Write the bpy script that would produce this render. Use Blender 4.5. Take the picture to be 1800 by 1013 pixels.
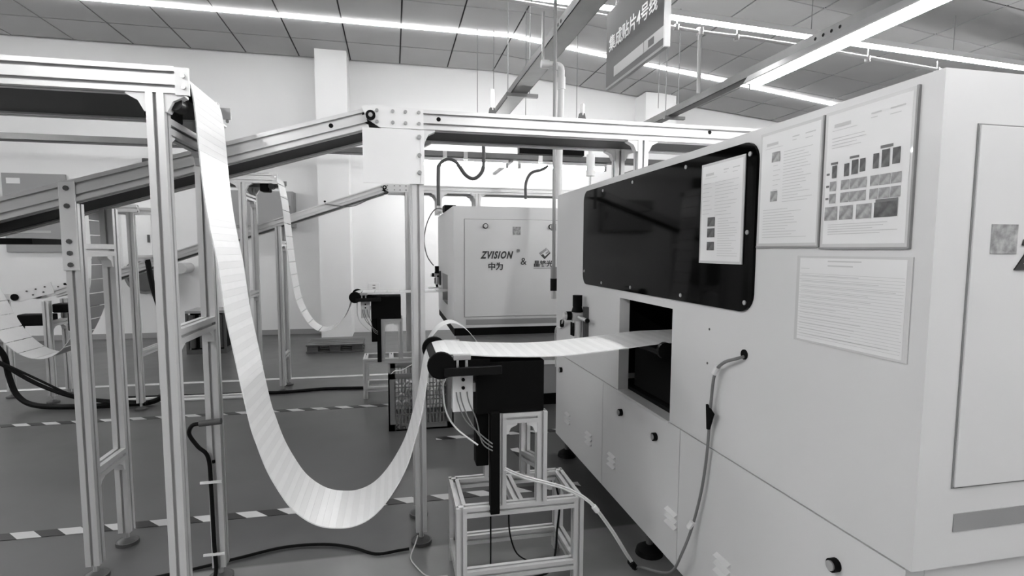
import bpy, bmesh, math, random
from mathutils import Vector, Matrix

random.seed(7)
scene = bpy.context.scene
for o in list(bpy.data.objects):
    bpy.data.objects.remove(o, do_unlink=True)
COL = scene.collection

# ------------------------------------------------------------------ camera
F_PX, YAW, PITCH, ROLL, CY, CAM_H = 959.5, 0.21397, 0.0848, 0.00363, 521.9, 1.2
fwd = Vector((math.sin(YAW) * math.cos(PITCH), math.cos(YAW) * math.cos(PITCH), -math.sin(PITCH)))
rgt0 = Vector((math.cos(YAW), -math.sin(YAW), 0))
up0 = rgt0.cross(fwd)
rgt = math.cos(ROLL) * rgt0 + math.sin(ROLL) * up0
upv = -math.sin(ROLL) * rgt0 + math.cos(ROLL) * up0
cd = bpy.data.cameras.new('camera')
cam = bpy.data.objects.new('camera', cd)
COL.objects.link(cam)
cam.matrix_world = Matrix(((rgt.x, upv.x, -fwd.x, 0), (rgt.y, upv.y, -fwd.y, 0), (rgt.z, upv.z, -fwd.z, CAM_H), (0, 0, 0, 1)))
cd.sensor_fit = 'HORIZONTAL'
cd.sensor_width = 36.0
cd.lens = 36.0 * F_PX / 1800.0
cd.shift_y = (CY - 506.5) / 1800.0
cd.clip_start = 0.02
scene.camera = cam

# ------------------------------------------------------------------ world, exposure, lamp strengths
world = bpy.data.worlds.new('world')
scene.world = world
world.use_nodes = True
world.node_tree.nodes['Background'].inputs[0].default_value = (0.6, 0.6, 0.6, 1)
world.node_tree.nodes['Background'].inputs[1].default_value = 0.3
vs = scene.view_settings
vs.view_transform = 'Standard'
vs.look = 'None'
vs.gamma = 1.0
vs.use_curve_mapping = False
vs.exposure = 1.9
E_STRIP, E_LAMP, E_TUBE = 14.0, 31.0, 26.0     # ceiling LED lines, hung lamps, tubes under the tray

# ------------------------------------------------------------------ materials
MATS = {}
def mat(name, col, rough=0.5, metal=0.0, emit=0.0, noise=0.0, nscale=4.0, bump=0.0, spec=0.5, coat=0.0, stretch=None):
    m = bpy.data.materials.new(name)
    m.use_nodes = True
    nt = m.node_tree
    b = nt.nodes['Principled BSDF']
    b.inputs['Base Color'].default_value = (col, col, col, 1)
    b.inputs['Roughness'].default_value = rough
    b.inputs['Metallic'].default_value = metal
    b.inputs['Specular IOR Level'].default_value = spec
    b.inputs['Coat Weight'].default_value = coat
    if emit:
        b.inputs['Emission Color'].default_value = (1, 1, 1, 1)
        b.inputs['Emission Strength'].default_value = emit
    if noise or bump:
        tc = nt.nodes.new('ShaderNodeTexCoord')
        mp = nt.nodes.new('ShaderNodeMapping')
        nz = nt.nodes.new('ShaderNodeTexNoise')
        nz.inputs['Scale'].default_value = nscale
        nz.inputs['Detail'].default_value = 6
        nt.links.new(tc.outputs['Object'], mp.inputs[0])
        if stretch:
            mp.inputs['Scale'].default_value = stretch
        nt.links.new(mp.outputs[0], nz.inputs['Vector'])
        if noise:
            cr = nt.nodes.new('ShaderNodeMapRange')
            cr.inputs['From Min'].default_value = 0.3
            cr.inputs['From Max'].default_value = 0.7
            cr.inputs['To Min'].default_value = col * (1 - noise)
            cr.inputs['To Max'].default_value = col * (1 + noise)
            nt.links.new(nz.outputs['Fac'], cr.inputs['Value'])
            cc = nt.nodes.new('ShaderNodeCombineColor')
            for i in range(3):
                nt.links.new(cr.outputs[0], cc.inputs[i])
            nt.links.new(cc.outputs[0], b.inputs['Base Color'])
        if bump:
            bp = nt.nodes.new('ShaderNodeBump')
            bp.inputs['Strength'].default_value = bump
            bp.inputs['Distance'].default_value = 0.01
            nt.links.new(nz.outputs['Fac'], bp.inputs['Height'])
            nt.links.new(bp.outputs[0], b.inputs['Normal'])
    MATS[name] = m
    return m

mat('alu', 0.65, 0.36, 0.48)
mat('steel', 0.55, 0.3, 0.7)
mat('sheet', 0.86, 0.32, 0.5, noise=0.03, nscale=3)
mat('plate', 0.72, 0.45, 0.3)
mat('white_paint', 0.62, 0.38, noise=0.025, nscale=1.3)
mat('white_plastic', 0.75, 0.4)
mat('paper', 0.72, 0.55)
mat('sleeve', 0.58, 0.25, coat=0.4)
mat('ink_light', 0.52, 0.6)
mat('ink', 0.16, 0.6)
mat('ink_dark', 0.03, 0.5)
mat('photo_mid', 0.3, 0.5, noise=0.5, nscale=60)
mat('photo_dark', 0.1, 0.5, noise=0.6, nscale=50)
mat('stripe_grey', 0.27, 0.45)
mat('groove', 0.22, 0.6)
mat('black', 0.0025, 0.6, spec=0.1)
mat('black_gloss', 0.004, 0.3, spec=0.25)
mat('rubber', 0.004, 0.6, spec=0.15)
mat('acrylic', 0.0015, 0.05, spec=0.09)
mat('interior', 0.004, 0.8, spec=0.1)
mat('belt', 0.02, 0.5, spec=0.3)
mat('board', 0.74, 0.35, noise=0.02, nscale=20)
mat('board_row', 0.69, 0.35)
mat('board_back_shade', 0.30, 0.5)
mat('wall', 0.76, 0.8, noise=0.04, nscale=0.8)
mat('tile', 0.46, 0.75, noise=0.05, nscale=1.5)
mat('tile_gap', 0.04, 0.9)
mat('grey_paint', 0.30, 0.5)
mat('dark_grey', 0.07, 0.5)
mat('tray', 0.20, 0.5, 0.2, noise=0.1, nscale=6)
mat('pipe_grey', 0.3, 0.4)
mat('pipe_white', 0.62, 0.4)
mat('sign_grey', 0.18, 0.7, spec=0.2)
mat('sign_band', 0.42, 0.4)
mat('crate_grey', 0.17, 0.55)
mat('wood', 0.10, 0.7, noise=0.3, nscale=8, stretch=(1, 6, 6))
mat('cable_grey', 0.17, 0.5)
mat('white_line', 0.5, 0.6, noise=0.2, nscale=6)
mat('strip_glow', 0.9, 0.5, emit=E_STRIP)
mat('lamp_glow', 0.9, 0.5, emit=E_LAMP)
mat('tube_glow', 0.9, 0.5, emit=E_TUBE)

def floor_material():
    m = bpy.data.materials.new('floor_paint')
    m.use_nodes = True
    nt = m.node_tree
    b = nt.nodes['Principled BSDF']
    b.inputs['Roughness'].default_value = 0.33
    tc = nt.nodes.new('ShaderNodeTexCoord')
    n1 = nt.nodes.new('ShaderNodeTexNoise'); n1.inputs['Scale'].default_value = 0.9; n1.inputs['Detail'].default_value = 8
    n2 = nt.nodes.new('ShaderNodeTexNoise'); n2.inputs['Scale'].default_value = 6; n2.inputs['Detail'].default_value = 8
    nt.links.new(tc.outputs['Object'], n1.inputs['Vector'])
    nt.links.new(tc.outputs['Object'], n2.inputs['Vector'])
    mx = nt.nodes.new('ShaderNodeMath'); mx.operation = 'MULTIPLY_ADD'
    nt.links.new(n2.outputs['Fac'], mx.inputs[0]); mx.inputs[1].default_value = 0.3
    nt.links.new(n1.outputs['Fac'], mx.inputs[2])
    mr = nt.nodes.new('ShaderNodeMapRange')
    mr.inputs['From Min'].default_value = 0.40; mr.inputs['From Max'].default_value = 0.90
    mr.inputs['To Min'].default_value = 0.052; mr.inputs['To Max'].default_value = 0.112
    nt.links.new(mx.outputs[0], mr.inputs['Value'])
    # the floor colour steps to a lighter grey in front: edge at y = 2.14
    sp = nt.nodes.new('ShaderNodeSeparateXYZ')
    nt.links.new(tc.outputs['Object'], sp.inputs[0])
    ed = nt.nodes.new('ShaderNodeMapRange')
    ed.inputs['From Min'].default_value = 2.135; ed.inputs['From Max'].default_value = 2.15
    ed.inputs['To Min'].default_value = 2.6; ed.inputs['To Max'].default_value = 1.0
    nt.links.new(sp.outputs['Y'], ed.inputs['Value'])
    ml = nt.nodes.new('ShaderNodeMath'); ml.operation = 'MULTIPLY'
    nt.links.new(mr.outputs[0], ml.inputs[0]); nt.links.new(ed.outputs[0], ml.inputs[1])
    cc = nt.nodes.new('ShaderNodeCombineColor')
    for i in range(3):
        nt.links.new(ml.outputs[0], cc.inputs[i])
    nt.links.new(cc.outputs[0], b.inputs['Base Color'])
    rr = nt.nodes.new('ShaderNodeMapRange')
    rr.inputs['To Min'].default_value = 0.30; rr.inputs['To Max'].default_value = 0.44
    nt.links.new(n2.outputs['Fac'], rr.inputs['Value'])
    nt.links.new(rr.outputs[0], b.inputs['Roughness'])
    MATS['floor_paint'] = m
floor_material()

def hazard_material():
    m = bpy.data.materials.new('hazard_tape')
    m.use_nodes = True
    nt = m.node_tree
    b = nt.nodes['Principled BSDF']
    b.inputs['Roughness'].default_value = 0.45
    tc = nt.nodes.new('ShaderNodeTexCoord')
    sp = nt.nodes.new('ShaderNodeSeparateXYZ')
    nt.links.new(tc.outputs['Object'], sp.inputs[0])
    a = nt.nodes.new('ShaderNodeMath'); a.operation = 'MULTIPLY_ADD'; a.inputs[1].default_value = 1.0
    nt.links.new(sp.outputs['Y'], a.inputs[0]); nt.links.new(sp.outputs['X'], a.inputs[2])
    p = nt.nodes.new('ShaderNodeMath'); p.operation = 'PINGPONG'; p.inputs[1].default_value = 0.088
    nt.links.new(a.outputs[0], p.inputs[0])
    g = nt.nodes.new('ShaderNodeMath'); g.operation = 'GREATER_THAN'; g.inputs[1].default_value = 0.044
    nt.links.new(p.outputs[0], g.inputs[0])
    mr = nt.nodes.new('ShaderNodeMapRange')
    mr.inputs['To Min'].default_value = 0.015; mr.inputs['To Max'].default_value = 0.55
    nt.links.new(g.outputs[0], mr.inputs['Value'])
    cc = nt.nodes.new('ShaderNodeCombineColor')
    for i in range(3):
        nt.links.new(mr.outputs[0], cc.inputs[i])
    nt.links.new(cc.outputs[0], b.inputs['Base Color'])
    MATS['hazard'] = m
hazard_material()

# ------------------------------------------------------------------ mesh helpers
WPOS = {}
def wpos(o):
    return WPOS.get(o.name, Vector((0, 0, 0)))

def tag(o, label=None, cat=None, group=None, kind=None):
    if label: o['label'] = label
    if cat: o['category'] = cat
    if group: o['group'] = group
    if kind: o['kind'] = kind
    return o

def thing(name, label, cat, loc=(0, 0, 0), group=None):
    o = bpy.data.objects.new(name, None)
    o.empty_display_size = 0.1
    COL.objects.link(o)
    o.location = loc
    WPOS[o.name] = Vector(loc)
    return tag(o, label, cat, group)

class MB:
    def __init__(self):
        self.v, self.f = [], []
    def add(self, vs, fs):
        n = len(self.v)
        self.v += [Vector(p) for p in vs]
        self.f += [tuple(i + n for i in q) for q in fs]
        return self
    def box(self, x0, x1, y0, y1, z0, z1):
        return self.add([(x0, y0, z0), (x1, y0, z0), (x1, y1, z0), (x0, y1, z0), (x0, y0, z1), (x1, y0, z1), (x1, y1, z1), (x0, y1, z1)],
                        [(0, 3, 2, 1), (4, 5, 6, 7), (0, 1, 5, 4), (1, 2, 6, 5), (2, 3, 7, 6), (3, 0, 4, 7)])
    def ext(self, poly, vec):
        vec = Vector(vec); n = len(poly)
        vs = [Vector(p) for p in poly] + [Vector(p) + vec for p in poly]
        return self.add(vs, [tuple(range(n))[::-1], tuple(range(n, 2 * n))] + [(i, (i + 1) % n, n + (i + 1) % n, n + i) for i in range(n)])
    def bar(self, p0, p1, w, h, up=(0, 0, 1)):
        p0, p1 = Vector(p0), Vector(p1)
        d = (p1 - p0).normalized(); u = d.cross(Vector(up)).normalized(); v = u.cross(d)
        poly = [p0 + u * a * w / 2 + v * b * h / 2 for a, b in ((-1, -1), (1, -1), (1, 1), (-1, 1))]
        return self.ext(poly, p1 - p0)
    def profile(self, p0, p1, w=0.045, h=0.045, up=(0, 0, 1), sw=0.0095, sd=0.012):
        """slotted aluminium extrusion; w is across, h along 'up'"""
        p0, p1 = Vector(p0), Vector(p1)
        d = (p1 - p0).normalized(); u = d.cross(Vector(up)).normalized(); v = u.cross(d)
        def side(a, b, L):            # walk an edge of length L with slots, in local (s, depth)
            n = max(1, round(L / 0.04)); out = []
            for k in range(n):
                c = (k + 0.5) * L / n
                out += [(c - sw / 2, 0), (c - sw / 2, 0.003), (c - sw * 0.9, 0.003), (c - sw * 0.9, sd), (c + sw * 0.9, sd), (c + sw * 0.9, 0.003), (c + sw / 2, 0.003), (c + sw / 2, 0)]
            return [(0, 0)] + out
        pts = []
        for s, t in side(0, 0, w): pts.append((-w / 2 + s, -h / 2 + t))
        for s, t in side(0, 0, h): pts.append((w / 2 - t, -h / 2 + s))
        for s, t in side(0, 0, w): pts.append((w / 2 - s, h / 2 - t))
        for s, t in side(0, 0, h): pts.append((-w / 2 + t, h / 2 - s))
        return self.ext([p0 + u * a + v * b for a, b in pts], p1 - p0)
    def cyl(self, p0, p1, r, n=16, r2=None):
        p0, p1 = Vector(p0), Vector(p1); r2 = r if r2 is None else r2
        d = (p1 - p0).normalized()
        a = Vector((0, 0, 1)) if abs(d.z) < 0.9 else Vector((1, 0, 0))
        u = d.cross(a).normalized(); v = d.cross(u)
        c = [(math.cos(2 * math.pi * i / n), math.sin(2 * math.pi * i / n)) for i in range(n)]
        vs = [p0 + (u * x + v * y) * r for x, y in c] + [p1 + (u * x + v * y) * r2 for x, y in c]
        return self.add(vs, [tuple(range(n))[::-1], tuple(range(n, 2 * n))] + [(i, (i + 1) % n, n + (i + 1) % n, n + i) for i in range(n)])
    def tube(self, path, r, n=8, sub=6):
        P = smooth(path, sub) if sub > 1 else [Vector(p) for p in path]
        rings = []; prev = None
        for i, p in enumerate(P):
            d = (P[min(i + 1, len(P) - 1)] - P[max(i - 1, 0)]).normalized()
            a = prev if prev is not None and abs(prev.dot(d)) < 0.95 else (Vector((0, 0, 1)) if abs(d.z) < 0.9 else Vector((1, 0, 0)))
            u = (a - d * a.dot(d)).normalized(); prev = u; v = d.cross(u)
            rings.append([p + (u * math.cos(2 * math.pi * k / n) + v * math.sin(2 * math.pi * k / n)) * r for k in range(n)])
        vs = [q for ring in rings for q in ring]; fs = []
        for i in range(len(rings) - 1):
            for k in range(n):
                fs.append((i * n + k, i * n + (k + 1) % n, (i + 1) * n + (k + 1) % n, (i + 1) * n + k))
        m = (len(rings) - 1) * n
        fs += [tuple(range(n))[::-1], tuple(range(m, m + n))]
        return self.add(vs, fs)
    def quad(self, a, b, c, d):
        return self.add([a, b, c, d], [(0, 1, 2, 3)])
    def build(self, name, m, parent=None, bevel=0.0, shade=False, label=None):
        lo = Vector((min(p.x for p in self.v), min(p.y for p in self.v), min(p.z for p in self.v)))
        hi = Vector((max(p.x for p in self.v), max(p.y for p in self.v), max(p.z for p in self.v)))
        c = (lo + hi) / 2
        if parent is None: c.z = lo.z
        me = bpy.data.meshes.new(name)
        me.from_pydata([tuple(p - c) for p in self.v], [], self.f)
        bm = bmesh.new(); bm.from_mesh(me)
        bmesh.ops.recalc_face_normals(bm, faces=bm.faces)
        bm.to_mesh(me); bm.free()
        if shade:
            for p in me.polygons: p.use_smooth = True
            me.set_sharp_from_angle(angle=math.radians(40))
        me.materials.append(MATS[m])
        o = bpy.data.objects.new(name, me)
        COL.objects.link(o)
        WPOS[o.name] = c
        if parent is not None:
            o.parent = parent
            o.location = c - wpos(parent)
        else:
            o.location = c
        if bevel:
            b = o.modifiers.new('bevel', 'BEVEL'); b.width = bevel; b.segments = 2; b.limit_method = 'ANGLE'
        if label: o['label'] = label
        return o

def smooth(path, sub):
    P = [Vector(p) for p in path]; out = []
    for i in range(len(P) - 1):
        a, b, c, d = P[max(i - 1, 0)], P[i], P[i + 1], P[min(i + 2, len(P) - 1)]
        for k in range(sub):
            t = k / sub
            out.append(0.5 * ((2 * b) + (c - a) * t + (2 * a - 5 * b + 4 * c - d) * t * t + (3 * b - a - 3 * c + d) * t ** 3))
    out.append(P[-1])
    return out

def text(body, size, name, m, parent, origin, xdir, updir, shear=0.0, offset=0.0, extr=0.0012, center=True, squash=1.0, space=1.0):
    """flat lettering as mesh; origin in world, xdir reading direction"""
    cu = bpy.data.curves.new('lettering', 'FONT')
    cu.body = body; cu.size = size; cu.shear = shear; cu.offset = offset; cu.extrude = extr
    cu.resolution_u = 3; cu.space_character = space
    if center: cu.align_x = 'CENTER'
    t = bpy.data.objects.new('lettering', cu)
    COL.objects.link(t)
    bpy.context.view_layer.update()
    me = bpy.data.meshes.new_from_object(t.evaluated_get(bpy.context.evaluated_depsgraph_get()))
    bpy.data.objects.remove(t, do_unlink=True)
    xd, ud = Vector(xdir), Vector(updir); nd = xd.cross(ud)
    for v in me.vertices:
        c = v.co.copy()
        v.co = xd * c.x * squash + ud * c.y + nd * c.z
    me.materials.clear(); me.materials.append(MATS[m])
    o = bpy.data.objects.new(name, me); COL.objects.link(o)
    o.parent = parent; o.location = Vector(origin) - wpos(parent)
    WPOS[o.name] = Vector(origin)
    return o

def single(mb, name, m, label, cat, group=None, **k):
    return tag(mb.build(name, m, None, **k), label, cat, group)

def bolt(parent, p, d, r=0.007, m='steel', t=0.006, name='bolt'):
    p = Vector(p)
    return MB().cyl(p, p + Vector(d) * t, r, 8).build(name, m, parent)

# ------------------------------------------------------------------ the room
XL, XR, YB, YF, ZC, XRID, SL = -7.2, 8.6, 8.2, -11.0, 3.83, 1.474, 0.1
def zceil(x): return ZC if x < XRID else ZC - SL * (x - XRID)
tag(MB().box(XL, XR, YF, YB, -0.1, 0).build('floor', 'floor_paint'), kind='structure')
fl = bpy.data.objects['floor']                       # origin moved so that object space equals world space
fl.data.transform(Matrix.Translation(fl.location)); fl.location = (0, 0, 0); WPOS['floor'] = Vector((0, 0, 0))
tag(MB().box(XL, XR, YB, YB + 0.2, 0, 4.2).build('wall_back', 'wall'), kind='structure')
tag(MB().box(XL - 0.2, XL, YF, YB, 0, 4.2).build('wall_left', 'wall'), kind='structure')
tag(MB().box(XR, XR + 0.2, YF, YB, 0, 4.2).build('wall_right', 'wall'), kind='structure')
tag(MB().box(XL, XR, YF - 0.2, YF, 0, 4.2).build('wall_front', 'wall'), kind='structure')
ceil = MB().ext([(XL, YF, ZC + 0.02), (XRID, YF, ZC + 0.02), (XR, YF, zceil(XR) + 0.02), (XR, YF, 4.25), (XL, YF, 4.25)], (0, YB - YF, 0)).build('ceiling', 'tile_gap')
tag(ceil, kind='structure')
T, TY = 0.672, 0.675
tile_mesh = None
def tiles(side):
    global tile_mesh
    ang = math.atan(SL)
    for r in range(9):
        yc = 8.15 - (r + 0.5) * TY
        for k in range(13 if side < 0 else 10):
            s = (k + 0.5) * T * side
            if side < 0: x, z, ry = XRID + s, ZC + 0.008, 0
            else: x, z, ry = XRID + s * math.cos(ang), ZC - s * math.sin(ang) + 0.008, ang
            if tile_mesh is None:
                g = 0.009
                o = MB().ext([(-T / 2 + g, -TY / 2 + g, -0.004), (T / 2 - g, -TY / 2 + g, -0.004), (T / 2 - g, TY / 2 - g, -0.004), (-T / 2 + g, TY / 2 - g, -0.004)], (0, 0, 0.012)).build('ceiling_tile', 'tile', ceil)
                tile_mesh = o.data
            else:
                o = bpy.data.objects.new('ceiling_tile', tile_mesh); COL.objects.link(o); o.parent = ceil
            o.location = Vector((x, yc, z)) - wpos(ceil); o.rotation_euler = (0, ry, 0)
tiles(-1); tiles(1)
yo = 8.15 - 9 * TY
so = MB().ext([(XL, YF, ZC), (XRID, YF, ZC), (XR, YF, zceil(XR)), (XR, YF, zceil(XR) + 0.015), (XRID, YF, ZC + 0.015), (XL, YF, ZC + 0.015)], (0, yo - YF, 0)).build('ceiling_tile_field', 'tile', ceil)
so['kind'] = 'stuff'
# pillars standing out of the back wall
tag(MB().box(-0.975, -0.57, 7.79, YB, 0, ZC + 0.005).build('trim_1', 'wall'), kind='structure')
tag(MB().box(3.75, 4.25, 7.82, YB, 0, zceil(4.25) + 0.03).build('trim_2', 'wall'), kind='structure')
tag(MB().box(XL, -0.98, YB - 0.02, YB, 0, 0.07).build('baseboard_back', 'grey_paint'), kind='structure')

# ------------------------------------------------------------------ floor markings
def tape(x0, x1, y, w, label, group=None):
    single(MB().box(x0, x1, y - w / 2, y + w / 2, 0.0005, 0.002), 'hazard_tape', 'hazard', label, 'floor tape', 'hazard tapes on the floor')
tape(-4.5, 0.92, 2.58, 0.062, 'black and white hazard tape on the floor under the nearest white strip loop')
tape(-5.5, -0.02, 4.26, 0.062, 'black and white hazard tape on the floor left of the grey crate')
tape(0.25, 1.06, 3.42, 0.055, 'short black and white hazard tape on the floor right of the grey crate')
dt = MB().bar((0.70, 3.15, 0.0012), (0.74, 2.90, 0.0012), 0.05, 0.0015).build('hazard_tape', 'hazard')
tag(dt, 'loose slanting piece of hazard tape behind the near black stand', 'floor tape', 'hazard tapes on the floor')
single(MB().box(-6.5, -0.02, 5.30, 5.37, 0.0005, 0.002), 'floor_line', 'white_line', 'white painted line across the floor before the back wall', 'floor line')
single(MB().box(-2.15, -1.15, 4.69, 4.74, 0, 0.012).box(-2.15, -1.15, 4.76, 4.80, 0, 0.02), 'cable_duct', 'pipe_white', 'pale flat cable duct lying on the floor by the far posts', 'cable duct', bevel=0.003)

# ------------------------------------------------------------------ ceiling lights
def led_line(name, y, x0, label):
    t = thing(name, label, 'light', (x0, y, zceil(x0)))
    MB().box(x0, XRID, y - 0.015, y + 0.015, ZC - 0.016, ZC - 0.002).build('light_tube', 'strip_glow', t)
    MB().ext([(XRID, y - 0.015, ZC - 0.016), (XR - 0.1, y - 0.015 + 0.3, zceil(XR) - 0.016 + 0.01), (XR - 0.1, y - 0.015 + 0.3, zceil(XR) + 0.008), (XRID, y - 0.015, ZC - 0.002)], (0, 0.03, 0)).build('light_tube', 'strip_glow', t)
    return t
led_line('ceiling_light_line', 6.80, XL + 0.1, 'long thin bright light line on the ceiling tiles near the back wall')

t = thing('suspended_light_line', 'bright light line hung below the sloping ceiling above a conduit', 'light', (0.7, 5.0, 3.5))
def on2(x, dz=0): return (x * 0.88, 4.4, 1.2 + 0.88 * (2.273 - 0.0373 * (x - 1.378)) + dz)
MB().bar(on2(0.7, 0.0), on2(7.6, 0.0), 0.022, 0.014).build('light_tube', 'strip_glow', t)
MB().bar(on2(0.7, 0.045), on2(7.6, 0.045), 0.05, 0.05).build('housing', 'white_plastic', t)
for x in (1.2, 2.55, 4.2, 6.0):
    MB().cyl(on2(x, 0.05), (x * 0.88, 4.4, zceil(x * 0.88)), 0.004, 6).build('hanger_rod', 'pipe_grey', t)
t = thing('conduit', 'thin pale conduit with a drop pipe under the suspended light line', 'conduit', (0.7, 5.05, 3.3))
def on3(x, dz=0): return (x * 0.88, 4.4, 1.2 + 0.88 * (2.15 - 0.058 * (x - 2.584)) + dz)
MB().tube([on3(0.9), on3(2.58), on3(3.0), on3(4.0, .02), on3(7.2)], 0.017, 8, 3).build('pipe', 'pipe_white', t, shade=True)
MB().cyl(on3(2.95, 0.02), (2.60, 4.4, 2.56), 0.018, 10).cyl(on3(2.95, 0.03), on3(2.95, -0.03), 0.03, 10).build('drop_pipe', 'pipe_white', t, shade=True)
for x in (2.7, 3.35, 4.9, 5.8):
    MB().cyl(on3(x, -0.025), on3(x, 0.025), 0.024, 8).cyl(on3(x), on3(x, 0.09), 0.005, 6).build('clip', 'steel', t)
single(MB().cyl((2.68, 5.3, zceil(2.7)), (2.68, 5.3, 2.66), 0.004, 6), 'hanger_rod', 'pipe_grey', 'thin steel rod hanging from the ceiling left of the conduit drop pipe', 'rod')

# ------------------------------------------------------------------ overhead strut beams with lamps
def strut(name, x, w, y0, y1, z, h, label, holes):
    t = thing(name, label, 'beam', (x, y0, z))
    m = MB()
    m.box(x - w / 2, x + w / 2, y0, y1, z, z + 0.004)
    m.box(x - w / 2, x - w / 2 + 0.004, y0, y1, z, z + h)
    m.box(x + w / 2 - 0.004, x + w / 2, y0, y1, z, z + h)
    m.build('channel', 'tray', t)
    for y in holes:
        MB().cyl((x - w / 2 - 0.001, y, z + h * 0.5), (x - w / 2 + 0.004, y, z + h * 0.5), 0.012, 8).build('hole', 'black', t)
    return t
b1 = strut('strut_beam', 1.12, 0.15, -6.2, 7.0, 2.6, 0.06, 'grey strut beam running overhead left of the hanging sign', (3.4, 3.46, 3.52))
b2 = strut('strut_beam', 2.86, 0.09, -3.5, 7.0, 2.6, 0.07, 'grey strut beam overhead carrying the long bright lamp', (3.1, 3.17, 3.24, 3.31))
for x, y, p, w in ((1.12, 4.9, b1, 0.15), (1.12, 2.6, b1, 0.15), (1.12, 6.7, b1, 0.15), (2.86, 5.35, b2, 0.09), (2.86, 2.0, b2, 0.09)):
    MB().box(x - w / 2 - 0.04, x + w / 2 + 0.1, y - 0.02, y + 0.02, 2.57, 2.6).build('cross_bracket', 'tray', p)
    for sx in (-1, 1):
        MB().cyl((x + sx * (w / 2 + 0.025), y, 2.575), (x + sx * (w / 2 + 0.025), y, zceil(x)), 0.005, 6).build('hanger_rod', 'pipe_grey', p)

def hung_lamp(x, y0, y1, z, label, group):
    t = thing('tube_lamp', label, 'lamp', (x, y0, z), group)
    MB().ext([(x - 0.03, y0, z + 0.085), (x + 0.03, y0, z + 0.085), (x + 0.065, y0, z + 0.03), (x + 0.065, y0, z + 0.02), (x - 0.065, y0, z + 0.02), (x - 0.065, y0, z + 0.03)], (0, y1 - y0, 0)).build('reflector', 'pipe_grey', t)
    MB().cyl((x, y0 + 0.02, z), (x, y1 - 0.02, z), 0.018, 10).build('lamp_tube', 'lamp_glow', t)
    for y in (y0 + 0.01, y1 - 0.03):
        MB().box(x - 0.022, x + 0.022, y, y + 0.02, z - 0.024, z + 0.02).build('end_cap', 'grey_paint', t)
    return t
hung_lamp(2.80, 1.0, 3.97, 2.50, 'long bright tube lamp hung under the right strut beam', 'tube lamps under the struts')
for x, y0, y1, zz, w in ((1.12, -1.0, 2.2, 2.51, 'second from the right'), (-1.6, -1.2, 1.6, 2.51, 'second from the left'), (2.80, -2.4, 0.2, 2.50, 'rightmost'), (-4.7, 0.6, 6.3, 2.51, 'leftmost'), (-1.6, -5.8, -2.6, 2.51, 'rearmost'), (1.12, -5.8, -3.2, 2.51, 'rearmost on the middle beam')):  # unseen lamps added to brighten the rails, posts and left wall
    hung_lamp(x, y0, y1, zz, f'added fill tube lamp outside the view, {w}', 'added fill lamps outside the view')
for x, y1, w in ((-1.6, 1.9, 'right'), (-4.7, 6.6, 'left')):  # unseen beams added to hold the fill lamps
    strut('strut_beam', x, 0.12, -6.2, y1, 2.6, 0.06, f'grey strut beam outside the view added to carry fill lamps, {w} one', ())

# ------------------------------------------------------------------ hanging line sign
t = thing('hanging_sign', 'grey hanging line sign with white characters between the strut beams', 'sign', (1.6, 3.54, 2.42))
MB().box(1.59, 1.61, 3.08, 4.0, 2.42, 2.96).build('panel', 'sign_grey', t)
MB().box(1.582, 1.618, 3.068, 3.085, 2.405, 2.965).build('edge_trim', 'white_plastic', t)
MB().box(1.586, 1.614, 3.08, 4.0, 2.405, 2.422).build('bottom_trim', 'grey_paint', t)
MB().box(1.5885, 1.59, 3.085, 3.85, 2.465, 2.535).build('band', 'sign_band', t)
MB().box(1.588, 1.589, 3.36, 3.365, 2.465, 2.535).box(1.588, 1.589, 3.22, 3.30, 2.475, 2.52).build('band_print', 'sign_grey', t)
text('集成贴片4号线', 0.118, 'lettering', 'white_plastic', t, (1.5885, 3.565, 2.675), (0, -1, 0), (0, 0, 1), offset=0.0012)
for y in (3.25, 3.85):
    MB().cyl((1.6, y, 2.96), (1.6, y, zceil(1.6)), 0.004, 6).build('hanger_wire', 'steel', t)

# ------------------------------------------------------------------ cable tray and tubes in front of the back wall
t = thing('cable_tray', 'long grey cable tray running along the back wall', 'cable tray', (-7, 7, 2.33))
MB().box(-7.1, 3.7, 6.93, 7.07, 2.36, 2.365).box(-7.1, 3.7, 6.93, 6.935, 2.36, 2.43).box(-7.1, 3.7, 7.065, 7.07, 2.36, 2.43).build('channel', 'tray', t)
for x in (0.1, 1.5, 3.4):
    MB().box(x - 0.02, x + 0.02, 6.95, 8.19, 2.33, 2.36).build('wall_arm', 'tray', t)
for x in (0.62, 0.88, 1.85, 2.05):
    MB().box(x, x + 0.05, 6.92, 6.94, 2.33, 2.43).build('clip', 'steel', t)
for x0, x1, w in ((0.28, 1.46, 'left'), (1.60, 2.80, 'right')):
    t = thing('wall_tube_lamp', f'bright tube under the back cable tray, {w} of the two', 'lamp', (x0, 7, 2.26), 'tubes under the back tray')
    MB().box(x0, x1, 6.965, 7.035, 2.315, 2.355).build('housing', 'white_plastic', t)
    MB().cyl((x0 + 0.02, 7, 2.285), (x1 - 0.02, 7, 2.285), 0.02, 10).build('lamp_tube', 'tube_glow', t)
    for x in (x0, x1 - 0.03):
        MB().box(x, x + 0.03, 6.975, 7.025, 2.26, 2.315).build('end_cap', 'grey_paint', t)

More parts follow.
